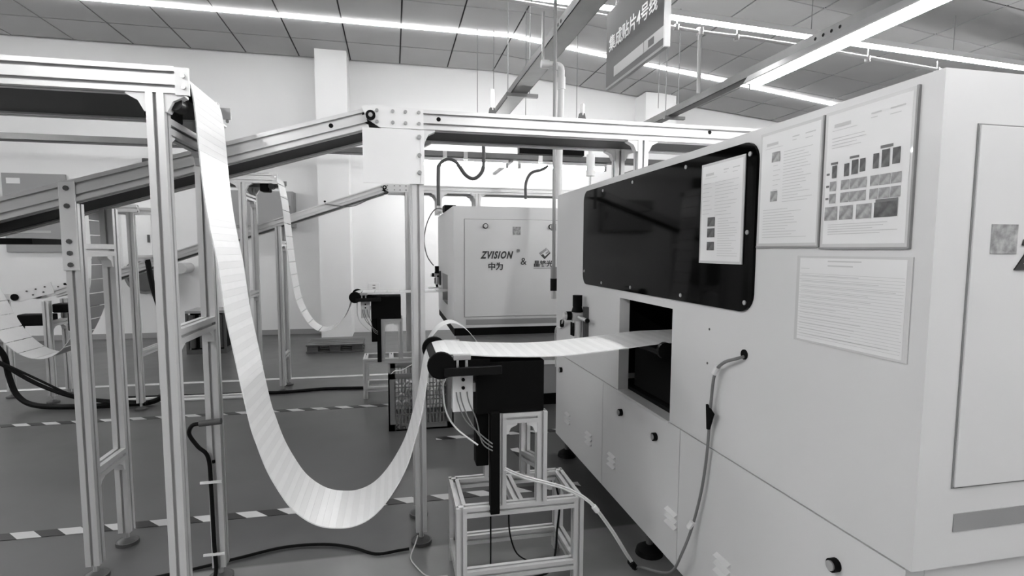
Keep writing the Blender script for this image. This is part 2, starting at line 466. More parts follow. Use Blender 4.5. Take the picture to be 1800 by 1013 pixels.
# ------------------------------------------------------------------ pipes and hoses above the machines
t = thing('air_drop_pipe', 'thin grey air drop pipe with a black coupler beside the near machine', 'pipe', (0.95, 3.2, 0.92))
MB().cyl((0.945, 3.2, 3.80), (0.955, 3.2, 1.05), 0.011, 8).build('pipe', 'pipe_grey', t, shade=True)
MB().cyl((0.955, 3.2, 1.10), (0.955, 3.2, 1.03), 0.019, 10).build('adapter', 'grey_paint', t, shade=True)
MB().cyl((0.957, 3.2, 1.03), (0.957, 3.2, 0.955), 0.022, 10).build('coupler', 'rubber', t, shade=True)
MB().cyl((0.957, 3.2, 0.955), (0.957, 3.2, 0.905), 0.014, 10).build('plug', 'steel', t, shade=True)
for z in (1.34, 2.28):
    MB().cyl((0.952, 3.2, z - 0.02), (0.952, 3.2, z + 0.02), 0.016, 8).build('sleeve', 'grey_paint', t)
t = thing('white_pipe', 'white plastic pipe with an elbow under the left strut beam', 'pipe', (1.0, 3.25, 1.5))
MB().tube([(0.90, 3.25, 2.31), (0.97, 3.25, 2.31), (0.995, 3.25, 2.303), (1.006, 3.25, 2.28), (1.006, 3.25, 2.2), (0.995, 3.25, 1.52)], 0.02, 10, 4).build('pipe', 'pipe_white', t, shade=True)
MB().cyl((1.006, 3.25, 2.24), (1.006, 3.25, 2.17), 0.025, 10).build('elbow_socket', 'pipe_white', t, shade=True)
MB().cyl((0.88, 3.25, 2.31), (0.93, 3.25, 2.31), 0.025, 10).build('socket', 'pipe_white', t, shade=True)
MB().cyl((0.89, 3.25, 2.31), (0.89, 3.25, 2.61), 0.008, 6).build('hanger', 'steel', t)
MB().cyl((1.20, 3.25, 1.66), (1.20, 3.25, 1.79), 0.026, 14).build('filter_bowl', 'pipe_white', t, shade=True)
MB().tube([(1.20, 3.25, 1.78), (1.20, 3.25, 1.96), (1.19, 3.25, 1.985), (1.0, 3.25, 1.985)], 0.015, 10, 3).build('branch_pipe', 'pipe_white', t, shade=True)
MB().cyl((1.198, 3.25, 1.66), (1.198, 3.25, 1.55), 0.008, 8).build('filter_outlet', 'steel', t)
single(MB().tube([(0.325, 4.0, 1.52), (0.325, 4.0, 1.74), (0.335, 4.0, 1.815), (0.40, 4.0, 1.852), (0.46, 4.0, 1.825), (0.52, 4.0, 1.745), (0.585, 4.0, 1.72), (0.645, 4.0, 1.78), (0.655, 4.0, 1.9), (0.65, 4.0, 2.02)], 0.013, 8, 5), 'black_hose', 'dark_grey', 'dark hose looping between the conveyors above the far machine', 'hose', shade=True)
single(MB().tube([(1.02, 4.2, 1.60), (1.02, 4.2, 1.72), (1.06, 4.2, 1.80), (1.14, 4.2, 1.83), (1.2, 4.2, 1.86)], 0.011, 8, 5), 'black_hose', 'dark_grey', 'short dark hose bent under the near conveyor tray', 'hose', shade=True)
for x, z, lab in ((0.44, 1.93, 'left'), (0.86, 1.89, 'right')):
    t = thing('spring_clip', f'steel hook clip standing on the near conveyor rail, {lab} of the two', 'clip', (x, 2.45, 1.735))
    MB().ext([(x - 0.03, 2.44, 1.735), (x + 0.035, 2.44, 1.735), (x + 0.008, 2.44, 1.83), (x - 0.012, 2.44, 1.83)], (0, 0.02, 0)).build('base', 'dark_grey', t)
    MB().cyl((x, 2.45, 1.82), (x, 2.45, z - 0.02), 0.011, 8).build('stem', 'steel', t)

# ------------------------------------------------------------------ conveyors
PW = 0.045
def post(par, x, y, z1, z0=0.055, foot=True, name='post'):
    MB().profile((x, y, z0), (x, y, z1), PW, PW, up=(0, 1, 0)).build(name, 'alu', par)
    if foot:
        f = MB().cyl((x, y, 0.0), (x, y, 0.014), 0.042, 18).cyl((x, y, 0.014), (x, y, 0.026), 0.036, 18, 0.016).build('leveling_foot', 'dark_grey', par, shade=True)
        MB().cyl((x, y, 0.02), (x, y, z0 + 0.002), 0.009, 8).build('stem', 'steel', f)

def bracket(par, p, a, b, s=0.04, w=0.034, m='plate'):
    """corner bracket at p with its two legs along unit vectors a and b"""
    p, a, b = Vector(p), Vector(a), Vector(b)
    n = a.cross(b) * w
    MB().ext([q - n / 2 for q in (p, p + a * s, p + a * s + b * 0.006, p + (a + b) * s * 0.42, p + b * s + a * 0.006, p + b * s)], n).build('bracket', m, par)

def brace(par, x, ya, yb, z):
    MB().profile((x, ya, z), (x, yb, z), PW, PW).build('cross_brace', 'alu', par)
    bracket(par, (x, yb, z - PW / 2), (0, -1, 0), (0, 0, -1), 0.042)
    bracket(par, (x, ya, z - PW / 2), (0, 1, 0), (0, 0, -1), 0.042)

def rail_pair(par, xa, za, xb, zb, yn, yr, h):
    """two parallel side rails and the belt bed between; za, zb are top heights"""
    d = Vector((xb - xa, 0, zb - za)).normalized(); nrm = Vector((-d.z, 0, d.x))
    for y in (yn + PW / 2, yr - PW / 2):
        MB().profile(Vector((xa, y, za)) - nrm * h / 2, Vector((xb, y, zb)) - nrm * h / 2, PW, h, up=nrm).build('rail', 'alu', par)
    a, b = Vector((xa, yn + PW, za)) - nrm * (h - 0.006), Vector((xb, yn + PW, zb)) - nrm * (h - 0.006)
    yv = Vector((0, yr - yn - 2 * PW, 0))
    MB().ext([a, a + yv, a + yv + nrm * 0.01, a + nrm * 0.01], b - a).build('bed', 'belt', par)

# --- near end conveyor (the strip runs over its end)
def end_conveyor(x0, x1, ztop, yn, yr, posts, braces, label, h=0.072):
    t = thing('end_conveyor', label, 'conveyor', ((x0 + x1) / 2, yn, 0))
    rail_pair(t, x0, ztop, x1, ztop, yn, yr, h)
    for px in posts:
        for y in (yn + PW / 2, yr - PW / 2):
            post(t, px, y, ztop - h)
            bracket(t, (px - PW / 2, y, ztop - h), (-1, 0, 0), (0, 0, -1), 0.05)
            bracket(t, (px + PW / 2, y, ztop - h), (1, 0, 0), (0, 0, -1), 0.05)
        for z in braces:
            brace(t, px, yn + PW, yr - PW, z)
    for y, s in ((yn, 1), (yr, -1)):
        MB().box(x1, x1 + 0.035, min(y, y + s * 0.008), max(y, y + s * 0.008), ztop - (h + 0.004 if s > 0 else 0.05), ztop - (0.002 if s > 0 else 0.012)).build('end_plate', 'plate' if s > 0 else 'pipe_grey', t)
        bolt(t, (x1 + 0.022, y, ztop - 0.025), (0, -s, 0), 0.006)
        bolt(t, (x1 + 0.022, y, ztop - 0.055), (0, -s, 0), 0.006)
    MB().cyl((x1 - 0.024, yn + 0.045, ztop - 0.034), (x1 - 0.024, yr - 0.045, ztop - 0.034), 0.029, 18).build('end_roller', 'rubber', t, shade=True)
    m = MB().box(x1 - 0.10, x1 - 0.035, yn + 0.05, yn + 0.16, ztop - h - 0.055, ztop - h + 0.01)
    m.build('roller_motor', 'black', t, bevel=0.006)
    MB().cyl((x1 - 0.012, yn + 0.02, ztop - h - 0.02), (x1 - 0.012, yn + 0.07, ztop - h - 0.02), 0.022, 14).build('motor_cap', 'black_gloss', t, shade=True)
    return t
A = end_conveyor(-2.7, -0.578, 1.698, 1.70, 2.105, (-0.63, -2.4), (1.545, 0.945), 'high level conveyor at upper left that lets the nearest white strip hang down')
A2 = end_conveyor(-1.62, -0.875, 1.765, 4.42, 4.80, (-1.09,), (1.60, 0.85), 'far short conveyor whose end lets the distant white strip hang down')

# --- rising conveyors that cross above the machines
def rising_conveyor(yn, yr, xk, ztop, xr, slope, xl, h, posts, top_posts, label):
    t = thing('rising_conveyor', label, 'conveyor', (xk, yn, 0))
    rail_pair(t, xk + 0.2, ztop, xr, ztop, yn, yr, h)
    zl = ztop - 0.008 - slope * (xk - xl)
    rail_pair(t, xl, zl, xk, ztop - 0.008, yn, yr, h)
    for px, s in posts:
        zt = ztop - h if px > xk else ztop - 0.008 - slope * (xk - px) - h * 1.05
        for y in (yn + PW / 2, yr - PW / 2):
            post(t, px, y, zt)
        for z in s:
            brace(t, px, yn + PW, yr - PW, z)
    for px, z0 in top_posts:
        for y in (yn + PW / 2, yr - PW / 2):
            post(t, px, y, ztop - h, z0, False)
            bracket(t, (px - PW / 2, y, ztop - h), (-1, 0, 0), (0, 0, -1), 0.045)
            bracket(t, (px + PW / 2, y, ztop - h), (1, 0, 0), (0, 0, -1), 0.045)
    for y, s in ((yn, -1), (yr, 1)):
        o = min(y, y + s * 0.007), max(y, y + s * 0.007)
        p = MB().ext([(xk - 0.005, o[0], ztop - 0.004), (xk + 0.03, o[0], ztop + 0.004), (xk + 0.222, o[0], ztop), (xk + 0.222, o[0], ztop - h - 0.002), (xk + 0.06, o[0], ztop - h - 0.002), (xk + 0.012, o[0], ztop - h * 0.62)], (0, o[1] - o[0], 0)).build('pivot_plate', 'plate', t)
        yb = o[0] if s < 0 else o[1]
        MB().cyl((xk + 0.027, yb, ztop - h * 0.47), (xk + 0.027, yb + s * 0.012, ztop - h * 0.47), 0.018, 16).build('bearing', 'black', p, shade=True)
        MB().cyl((xk + 0.027, yb + s * 0.012, ztop - h * 0.47), (xk + 0.027, yb + s * 0.016, ztop - h * 0.47), 0.008, 10).build('shaft', 'steel', p)
        for bx in (0.05, 0.108, 0.155, 0.205):
            for bz in (0.2, 0.76):
                bolt(p, (xk + bx, yb, ztop - h * bz), (0, s, 0), 0.0065, 'pipe_grey')
    MB().cyl((xk + 0.027, yn + 0.004, ztop - h * 0.47), (xk + 0.027, yr - 0.004, ztop - h * 0.47), 0.032, 16).build('pivot_roller', 'rubber', t, shade=True)
    return t
B = rising_conveyor(2.16, 2.445, -0.102, 1.735, 2.35, 0.302, -2.2, 0.074, ((0.097, ()), (-1.078, (1.195, 0.385))), ((1.03, 1.517),), 'near rising conveyor that levels out above the near machine')
# holes, side cover and strap plate of the near rising conveyor
for x, z in ((-0.218, 1.657), (0.178, 1.701), (1.335, 1.708)):
    MB().cyl((x, 2.159, z), (x, 2.165, z), 0.0085, 12).build('rail_hole', 'black', B)
cv = MB().box(-0.106, 0.12, 2.150, 2.156, 1.452, 1.655).build('side_cover', 'sheet', B)
MB().box(0.108, 0.122, 2.146, 2.150, 1.452, 1.655).build('cover_flange', 'sheet', cv)
for z in (1.628, 1.560, 1.495):
    bolt(cv, (0.103, 2.150, z), (0, -1, 0), 0.008, 'pipe_grey', 0.01)
st = MB().box(-1.106, -1.055, 2.152, 2.159, 1.125, 1.43).build('strap_plate', 'plate', B, bevel=0.006)
for z in (1.405, 1.345, 1.225, 1.185, 1.145):
    bolt(st, (-1.08, 2.152, z), (0, -1, 0), 0.0085, 'dark_grey', 0.006)
MB().box(-1.42, -1.20, 2.17, 2.40, 1.215, 1.235).build('return_guide', 'black', B)
bracket(B, (0.097 + PW / 2, 2.182, 1.661), (1, 0, 0), (0, 0, -1), 0.045)
bracket(B, (0.097 + PW / 2, 2.42, 1.661), (1, 0, 0), (0, 0, -1), 0.045)

C = rising_conveyor(4.82, 5.10, -0.09, 1.757, 1.75, 0.351, -2.55, 0.062, ((-0.925, (1.25, 0.30)), (0.13, ()), (-2.61, (0.62,))), ((0.40, 1.517), (0.74, 1.517)), 'far rising conveyor that climbs from the lower left to the far machine')
for x, z in ((-2.47, 0.93), (-0.55, 1.60), (-1.7, 1.19)):
    MB().cyl((x, 4.819, z), (x, 4.825, z), 0.009, 10).build('rail_hole', 'black', C)
for y in (4.815, 5.10):
    p = MB().ext([(-2.56, y, 0.945), (-2.54, y, 0.865), (-2.78, y, 0.795), (-2.83, y, 0.80), (-2.84, y, 0.85), (-2.80, y, 0.868)], (0, 0.007, 0)).build('end_plate', 'plate', C)
    for bx, bz in ((-2.60, 0.91), (-2.66, 0.893), (-2.72, 0.878), (-2.61, 0.87), (-2.68, 0.85)):
        bolt(p, (bx, y, bz), (0, -1, 0), 0.006, 'dark_grey')
    MB().cyl((-2.80, y - 0.008, 0.833), (-2.80, y, 0.833), 0.026, 14).build('bearing', 'black', p, shade=True)
MB().cyl((-2.80, 4.82, 0.833), (-2.80, 5.10, 0.833), 0.028, 14).build('end_roller', 'rubber', C, shade=True)
post(C, -3.02, 5.08, 0.80)
MB().profile((-3.02, 5.08, 0.82), (-2.80, 5.08, 0.82), PW, PW).build('end_arm', 'alu', C)
m_ = MB().box(-2.61, -2.33, 4.90, 5.02, 0.70, 0.77).box(-2.52, -2.40, 4.92, 5.0, 0.55, 0.70).box(-2.85, -2.62, 4.9, 5.0, 0.60, 0.69)
m_.build('drive_motor', 'black', C, bevel=0.01)
MB().tube([(-2.83, 4.95, 0.62), (-2.84, 4.95, 0.5), (-2.84, 4.95, 0.36)], 0.008, 6, 3).build('motor_cable', 'rubber', C)

# --- third line, hidden behind the near conveyor
t = thing('slim_gantry', 'slim post frame behind the near rising conveyor at left', 'frame', (-1.86, 4.5, 0))
for y in (4.50, 4.92):
    post(t, -1.86, y, 1.50)
MB().profile((-1.86, 4.52, 1.13), (-1.86, 4.90, 1.13), PW, PW).build('cross_brace', 'alu', t)
MB().profile((-1.86, 4.52, 0.42), (-1.86, 4.90, 0.42), PW, PW).build('cross_brace', 'alu', t)
for y in (4.22, 4.52):
    MB().profile((-1.99, y, 1.475), (-1.70, y, 1.475), PW, 0.05).build('rail', 'alu', t)
MB().cyl((-1.97, 4.2, 1.48), (-1.97, 4.54, 1.48), 0.03, 14).build('end_roller', 'rubber', t, shade=True)

# ------------------------------------------------------------------ strips of LED boards
def strip(path, y0, y1, pitch, label, dy=0.0, th=0.0035, gap=0.003, sub=10, rows=False):
    P = smooth([(x, 0, z) for x, z in path], sub)
    L = [0]
    for a, b in zip(P, P[1:]): L.append(L[-1] + (b - a).length)
    def pt(s):
        s = max(0, min(L[-1], s)); i = 0
        lo, hi = 0, len(L) - 2
        while lo < hi:
            mid = (lo + hi + 1) // 2
            if L[mid] <= s: lo = mid
            else: hi = mid - 1
        k = (s - L[lo]) / max(1e-9, L[lo + 1] - L[lo])
        return P[lo].lerp(P[lo + 1], k), (P[lo + 1] - P[lo]).normalized()
    t = thing('light_board_strip', label, 'board strip', (path[-1][0], (y0 + y1) / 2, path[-1][1]), 'hanging board strips')
    n = int(L[-1] / pitch)
    for i in range(n):
        ns = 6; top, bot = [], []
        for k in range(ns + 1):
            s = (i + k / ns) * pitch * (1 - 1e-6)
            if k == 0: s += gap / 2
            if k == ns: s -= gap / 2
            c, d = pt(s); nn = Vector((-d.z, 0, d.x))
            o = dy * s / L[-1]
            top.append((c + nn * th / 2, o)); bot.append((c - nn * th / 2, o))
        m = MB(); vs = []
        for (a, o), (b, _) in zip(top, bot):
            vs += [(a.x, y0 + o, a.z), (a.x, y1 + o, a.z), (b.x, y1 + o, b.z), (b.x, y0 + o, b.z)]
        fs = [(0, 1, 2, 3), (4 * ns + 3, 4 * ns + 2, 4 * ns + 1, 4 * ns)]
        for k in range(ns):
            for e in range(4):
                fs.append((4 * k + e, 4 * (k + 1) + e, 4 * (k + 1) + (e + 1) % 4, 4 * k + (e + 1) % 4))
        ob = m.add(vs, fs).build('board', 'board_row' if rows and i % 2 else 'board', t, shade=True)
        ob.data.materials.append(MATS['board_back_shade'])  # grey backs: shade of the backlit underside put into the colour
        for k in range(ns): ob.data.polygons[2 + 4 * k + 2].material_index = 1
    return t
near_path = [(-1.6, 1.708), (-1.0, 1.706), (-0.66, 1.705), (-0.60, 1.70), (-0.572, 1.685), (-0.560, 1.644), (-0.553, 1.55), (-0.543, 1.382), (-0.530, 1.264), (-0.512, 1.152), (-0.498, 1.015), (-0.480, 0.90), (-0.442, 0.673), (-0.422, 0.594), (-0.398, 0.517), (-0.368, 0.45), (-0.33, 0.384), (-0.285, 0.338), (-0.239, 0.311), (-0.188, 0.30), (-0.144, 0.30), (-0.095, 0.317), (-0.051, 0.353), (-0.006, 0.413), (0.036, 0.493), (0.064, 0.585), (0.084, 0.66), (0.100, 0.755), (0.113, 0.815), (0.135, 0.848), (0.175, 0.857), (0.25, 0.852), (0.329, 0.845), (0.487, 0.838), (0.60, 0.84), (0.693, 0.847), (0.80, 0.856), (0.93, 0.868), (1.05, 0.872), (1.35, 0.872)]
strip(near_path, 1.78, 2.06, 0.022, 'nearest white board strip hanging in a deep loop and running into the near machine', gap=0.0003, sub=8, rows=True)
far_path = [(-1.3, 1.775), (-0.95, 1.775), (-0.90, 1.772), (-0.865, 1.755), (-0.848, 1.71), (-0.821, 1.542), (-0.797, 1.239), (-0.775, 1.019), (-0.739, 0.797), (-0.668, 0.639), (-0.60, 0.573), (-0.535, 0.558), (-0.46, 0.585), (-0.40, 0.648), (-0.355, 0.735), (-0.325, 0.83), (-0.295, 0.858), (-0.2, 0.858), (-0.05, 0.858), (0.2, 0.858), (0.45, 0.862), (0.7, 0.862)]
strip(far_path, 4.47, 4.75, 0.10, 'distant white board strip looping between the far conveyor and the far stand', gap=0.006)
left_path = [(-1.955, 1.515), (-1.99, 1.50), (-1.999, 1.45), (-1.995, 1.22), (-2.0, 1.08), (-2.015, 0.94), (-2.06, 0.79), (-2.13, 0.63), (-2.21, 0.515), (-2.29, 0.465), (-2.37, 0.462), (-2.45, 0.495), (-2.52, 0.56), (-2.575, 0.635), (-2.63, 0.75), (-2.69, 0.90), (-2.74, 1.06), (-2.78, 1.22)]
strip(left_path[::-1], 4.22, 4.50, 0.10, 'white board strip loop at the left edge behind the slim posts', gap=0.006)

# ------------------------------------------------------------------ feeder stands
def feeder_stand(dx, dy, label):
    t = thing('feeder_stand', label, 'stand', (0.42 + dx, 1.9 + dy, 0))
    q = lambda x, y, z: (x + dx, y + dy, z)
    w = 0.036
    x0, x1, y0, y1, zt = 0.215, 0.635, 1.80, 2.04, 0.305
    for x in (x0, x1):
        for y in (y0, y1):
            MB().profile(q(x, y, 0.0), q(x, y, zt + w / 2), w, w, up=(0, 1, 0), sw=0.0085, sd=0.0095).build('leg', 'alu', t)
    for z in (zt, 0.075):
        for y in (y0, y1):
            MB().profile(q(x0 + w / 2, y, z), q(x1 - w / 2, y, z), w, w, sw=0.0085, sd=0.0095).build('rail', 'alu', t)
        for x in (x0, x1):
            MB().profile(q(x, y0 + w / 2, z), q(x, y1 - w / 2, z), w, w, sw=0.0085, sd=0.0095).build('rail', 'alu', t)
    MB().profile(q(0.42, y0 + w / 2, zt), q(0.42, y1 - w / 2, zt), w, w, sw=0.0085, sd=0.0095).build('rail', 'alu', t)
    for y in (y0, y1):
        for x in (0.352, 0.497):
            MB().profile(q(x, y, zt + w / 2), q(x, y, 0.645), w, w, up=(0, 1, 0), sw=0.0085, sd=0.0095).build('upright', 'alu', t)
        MB().profile(q(0.352 + w / 2, y, 0.627), q(0.497 - w / 2, y, 0.627), w, w, sw=0.0085, sd=0.0095).build('top_rail', 'alu', t)
        bracket(t, q(0.352 + w / 2, y, 0.609), (1, 0, 0), (0, 0, -1), 0.038, 0.03)
        bracket(t, q(0.497 - w / 2, y, 0.609), (-1, 0, 0), (0, 0, -1), 0.038, 0.03)
    MB().profile(q(0.497, y0 + w / 2, 0.45), q(0.497, y1 - w / 2, 0.40), w, w, sw=0.0085, sd=0.0095).build('side_rail', 'alu', t)
    MB().box(0.268 + dx, 0.502 + dx, 1.785 + dy, 2.05 + dy, 0.647, 0.825).build('feeder_box', 'black', t, bevel=0.002)
    MB().box(0.312 + dx, 0.344 + dx, 1.765 + dy, 1.80 + dy, zt - 0.005, 0.655).build('column', 'black', t, bevel=0.002)
    MB().box(0.268 + dx, 0.312 + dx, 1.80 + dy, 1.86 + dy, 0.46, 0.65).build('motor', 'black', t, bevel=0.004)
    # roller with end discs on an arm
    r = MB().cyl(q(0.147, 1.765, 0.822), q(0.147, 2.075, 0.822), 0.031, 20).build('roller', 'rubber', t, shade=True)
    for a, b in ((1.75, 1.768), (2.072, 2.09)):
        MB().cyl(q(0.147, a, 0.826), q(0.147, b, 0.826), 0.045, 24).build('end_disc', 'black', r, shade=True, bevel=0.003)
    for y in (1.742, 2.094):
        MB().bar(q(0.155, y, 0.806), q(0.345, y, 0.808), 0.014, 0.028).build('arm', 'black_gloss', t, bevel=0.002)
    MB().box(0.18 + dx, 0.31 + dx, 1.768 + dy, 1.79 + dy, 0.79, 0.838).build('arm_mount', 'black', t)
    MB().box(0.186 + dx, 0.244 + dx, 1.752 + dy, 1.772 + dy, 0.842, 0.860).build('clamp', 'steel', t, bevel=0.002)
    for x in (0.2, 0.23):
        MB().cyl(q(x, 1.757, 0.842), q(x, 1.757, 0.815), 0.005, 8).build('clamp_screw', 'steel', t)
    MB().box(0.185 + dx, 0.245 + dx, 2.075 + dy, 2.09 + dy, 0.84, 0.856).build('clamp', 'steel', t, bevel=0.002)
    bx = MB().box(0.188 + dx, 0.258 + dx, 1.80 + dy, 1.85 + dy, 0.655, 0.80).build('control_box', 'white_plastic', t, bevel=0.003)
    MB().box(0.258 + dx, 0.27 + dx, 1.81 + dy, 1.84 + dy, 0.72, 0.75).build('box_mount', 'steel', t)
    for z in (0.766, 0.738):
        MB().cyl(q(0.224, 1.80, z), q(0.224, 1.796, z), 0.006, 12).build('button', 'black', bx)
    for k, xx in enumerate((0.2, 0.213, 0.236)):
        MB().tube([q(xx, 1.797, 0.725), q(xx + 0.006, 1.79, 0.69), q(xx + 0.03, 1.785, 0.63), q(0.285, 1.778, 0.575 - k * 0.012), q(0.318, 1.762, 0.55 - k * 0.012)], 0.0022, 6, 5).build('wire', 'cable_grey', bx)
    MB().tube([q(0.19, 1.83, 0.80), q(0.165, 1.82, 0.79), q(0.158, 1.82, 0.74), q(0.166, 1.81, 0.66), q(0.2, 1.80, 0.60), q(0.27, 1.775, 0.545)], 0.003, 6, 5).build('wire', 'pipe_white', bx)
    return t
S1 = feeder_stand(0, 0, 'near black feeder stand on an aluminium base between loop and near machine')
S2 = feeder_stand(-0.447, 2.69, 'far black feeder stand on an aluminium base behind the grey crate')
# thin curved band behind the near roller
def ribbon(path, w, name, m, label, cat, parent=None, group=None, th=0.002):
    P = smooth(path, 6); mb = MB(); vs = []
    for p in P:
        vs += [(p.x, p.y - w / 2, p.z), (p.x, p.y + w / 2, p.z), (p.x, p.y + w / 2, p.z - th), (p.x, p.y - w / 2, p.z - th)]
    fs = [(0, 1, 2, 3), tuple(len(vs) - 1 - i for i in range(4))]
    for k in range(len(P) - 1):
        for e in range(4):
            fs.append((4 * k + e, 4 * k + 4 + e, 4 * k + 4 + (e + 1) % 4, 4 * k + (e + 1) % 4))
    mb.add(vs, fs)
    return single(mb, name, m, label, cat, group, shade=True)
ribbon([(0.125, 2.16, 0.83), (0.145, 2.16, 0.87), (0.18, 2.16, 0.905), (0.222, 2.16, 0.918), (0.265, 2.16, 0.90), (0.305, 2.16, 0.86), (0.335, 2.16, 0.81), (0.345, 2.16, 0.74)], 0.10, 'curved_band', 'board', 'white band arching up behind the black roller of the near stand', 'band')

# ------------------------------------------------------------------ machines
def machine(x0, y0, x1, y1, label, near):
    """white placement machine; front-left corner at x0, y0; the left side has the inlet"""
    zb, zs, zt = (0.117, 0.605, 1.515) if near else (0.632, 0.632, 1.515)
    t = thing('placement_machine', label, 'machine', ((x0 + x1) / 2, (y0 + y1) / 2, 0))
    th = 0.045
    oy0, oy1, oz0, oz1 = (1.695, 2.14, zs, 1.003) if near else (y0 + 0.45, y0 + 0.92, 0.76, 1.0)
    if near:
        ol = oz0
    m = MB()
    m.box(x0, x0 + th, y0, oy0, zs + 0.003, zt)
    m.box(x0, x0 + th, oy1, y1, zs + 0.003, zt)
    m.box(x0, x0 + th, oy0, oy1, oz1, zt)
    if not near: m.box(x0, x0 + th, oy0, oy1, zs + 0.003, oz0)
    m.box(x0 + th, x1, y0, y0 + th, zs + 0.003, zt)
    m.box(x0 + th, x1, y1 - th, y1, zs + 0.003, zt)
    m.box(x0 + th, x1, y0 + th, y1 - th, zt - 0.03, zt)
    m.box(x1 - th, x1, y0 + th, y1 - th, zs + 0.003, zt)
    body = m.build('housing', 'white_paint', t)
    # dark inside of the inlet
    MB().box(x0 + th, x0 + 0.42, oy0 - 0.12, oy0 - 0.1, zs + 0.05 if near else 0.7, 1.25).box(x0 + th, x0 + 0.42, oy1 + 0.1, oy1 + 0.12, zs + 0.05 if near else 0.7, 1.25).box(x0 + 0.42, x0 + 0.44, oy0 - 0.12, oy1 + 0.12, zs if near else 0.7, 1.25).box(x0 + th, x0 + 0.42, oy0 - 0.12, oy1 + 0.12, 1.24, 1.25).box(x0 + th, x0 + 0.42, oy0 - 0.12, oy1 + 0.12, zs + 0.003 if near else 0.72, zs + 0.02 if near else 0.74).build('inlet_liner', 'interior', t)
    if near:
        # lower side doors
        ys = [y0 + 0.012, y0 + 0.84, y0 + 1.53, y1]
        for i in range(3):
            d = MB().box(x0 + 0.002, x0 + th, ys[i] + 0.0015, ys[i + 1] - 0.0015, zb, zs - 0.002).build('side_door', 'white_paint', t)
            for ky in [k for k in (0.958, 1.795, 2.103, 2.941) if ys[i] <= k < ys[i + 1]]:
                k0 = MB().cyl((x0 + 0.002, ky, 0.521), (x0 - 0.012, ky, 0.521), 0.015, 16).build('knob', 'black', d, shade=True)
                MB().cyl((x0 - 0.012, ky, 0.521), (x0 - 0.016, ky, 0.521), 0.011, 14).build('knob_face', 'steel', k0, shade=True)
            for vy in [k for k in (1.361, 1.663, 2.195, 2.484, 2.817) if ys[i] <= k < ys[i + 1]]:
                for j in range(3):
                    z = 0.299 - j * 0.023
                    MB().ext([(x0 + 0.002, vy - 0.036, z - 0.004), (x0 + 0.002, vy - 0.036, z + 0.006), (x0 - 0.010, vy - 0.034, z - 0.004)], (0, 0.07, 0)).build('louvre', 'white_paint', d)
        MB().box(x0 + th, x1, y0 + 0.012, y0 + th, zb, zs - 0.002).build('front_door', 'white_paint', t)
        MB().box(x0 + th, x1 - 0.01, y1 - th, y1 - 0.002, zb, zs).build('rear_panel', 'white_paint', t)
        MB().box(x0 + th, x1, y0 + th, y1 - th, zb, zb + 0.02).build('base_plate', 'dark_grey', t)
        for fx in (x0 + 0.05, x1 - 0.1):
            for fy in (y1 - 0.075, (y0 + y1) / 2, y0 + 0.3):
                f = MB().cyl((fx, fy, 0.0), (fx, fy, 0.02), 0.055, 20, 0.05).cyl((fx, fy, 0.02), (fx, fy, 0.04), 0.05, 20, 0.02).build('leveling_foot', 'rubber', t, shade=True)
                MB().cyl((fx, fy, 0.03), (fx, fy, zb + 0.005), 0.014, 10).build('stem', 'dark_grey', f)
        # inlet sill and roller
        MB().box(x0 - 0.006, x0 + th, oy0, oy1, zs - 0.002, zs + 0.006).build('inlet_sill', 'sheet', t)
        MB().cyl((x0 + 0.012, oy0 + 0.078, 0.842), (x0 + 0.012, oy1 - 0.05, 0.842), 0.021, 14).build('inlet_roller', 'black_gloss', t, shade=True)
        MB().cyl((x0 + 0.012, oy0 + 0.06, 0.846), (x0 + 0.012, oy0 + 0.078, 0.846), 0.03, 18).build('inlet_disc', 'black_gloss', t, shade=True)
        MB().box(x0 + 0.06, x0 + 0.30, oy0 + 0.03, oy1 - 0.03, zs + 0.03, 0.82).build('inlet_feeder', 'interior', t)
        # smoked window
        wy0, wy1, wz0, wz1, rr = 1.268, 2.585, 1.036, 1.488, 0.05
        pts = []
        for cy, cz, a0 in ((wy0 + rr, wz0 + rr, 180), (wy1 - rr, wz0 + rr, 270), (wy1 - rr, wz1 - rr, 0), (wy0 + rr, wz1 - rr, 90)):
            for k in range(7):
                a = math.radians(a0 + 15 * k)
                pts.append((x0 + 0.001, cy + rr * math.cos(a), cz + rr * math.sin(a)))
        wn = MB().ext(pts, (-0.009, 0, 0)).build('smoked_window', 'acrylic', t)
        for wy, wz in ((1.295, 1.455), (1.62, 1.468), (2.02, 1.468), (2.33, 1.468), (1.295, 1.062), (1.63, 1.055), (2.02, 1.055), (2.33, 1.055), (2.56, 1.10), (1.295, 1.25)):
            bolt(wn, (x0 - 0.008, wy, wz), (-1, 0, 0), 0.0065, 'steel', 0.003, 'screw')
        hole = MB().cyl((x0 + 0.001, 1.298, 0.92), (x0 - 0.003, 1.298, 0.92), 0.014, 16).build('cable_hole', 'black', t)
        for hy, hz in ((1.47, 0.965), (1.475, 0.86)):
            MB().cyl((x0 + 0.001, hy, hz), (x0 - 0.001, hy, hz), 0.004, 8).build('small_hole', 'dark_grey', t)
    else:
        MB().box(x0 + 0.004, x1 - 0.004, y0 + 0.004, y1 - 0.004, 0.578, 0.632).build('skirt', 'black', t)
        lc = MB().box(x0 + 0.16, x1 - 0.05, y0 + 0.06, y1 - 0.06, 0.10, 0.578).build('lower_cabinet', 'grey_paint', t)
        MB().box(x0 + 0.12, x1 - 0.03, y0 + 0.045, y0 + 0.06, 0.33, 0.36).build('cabinet_trim', 'white_plastic', lc)
        MB().box(x0 + 0.2, x1 - 0.1, y0 + 0.1, y1 - 0.1, 0.0, 0.10).build('under_shade', 'black', t)  # black block stands in for the darkness under the machine
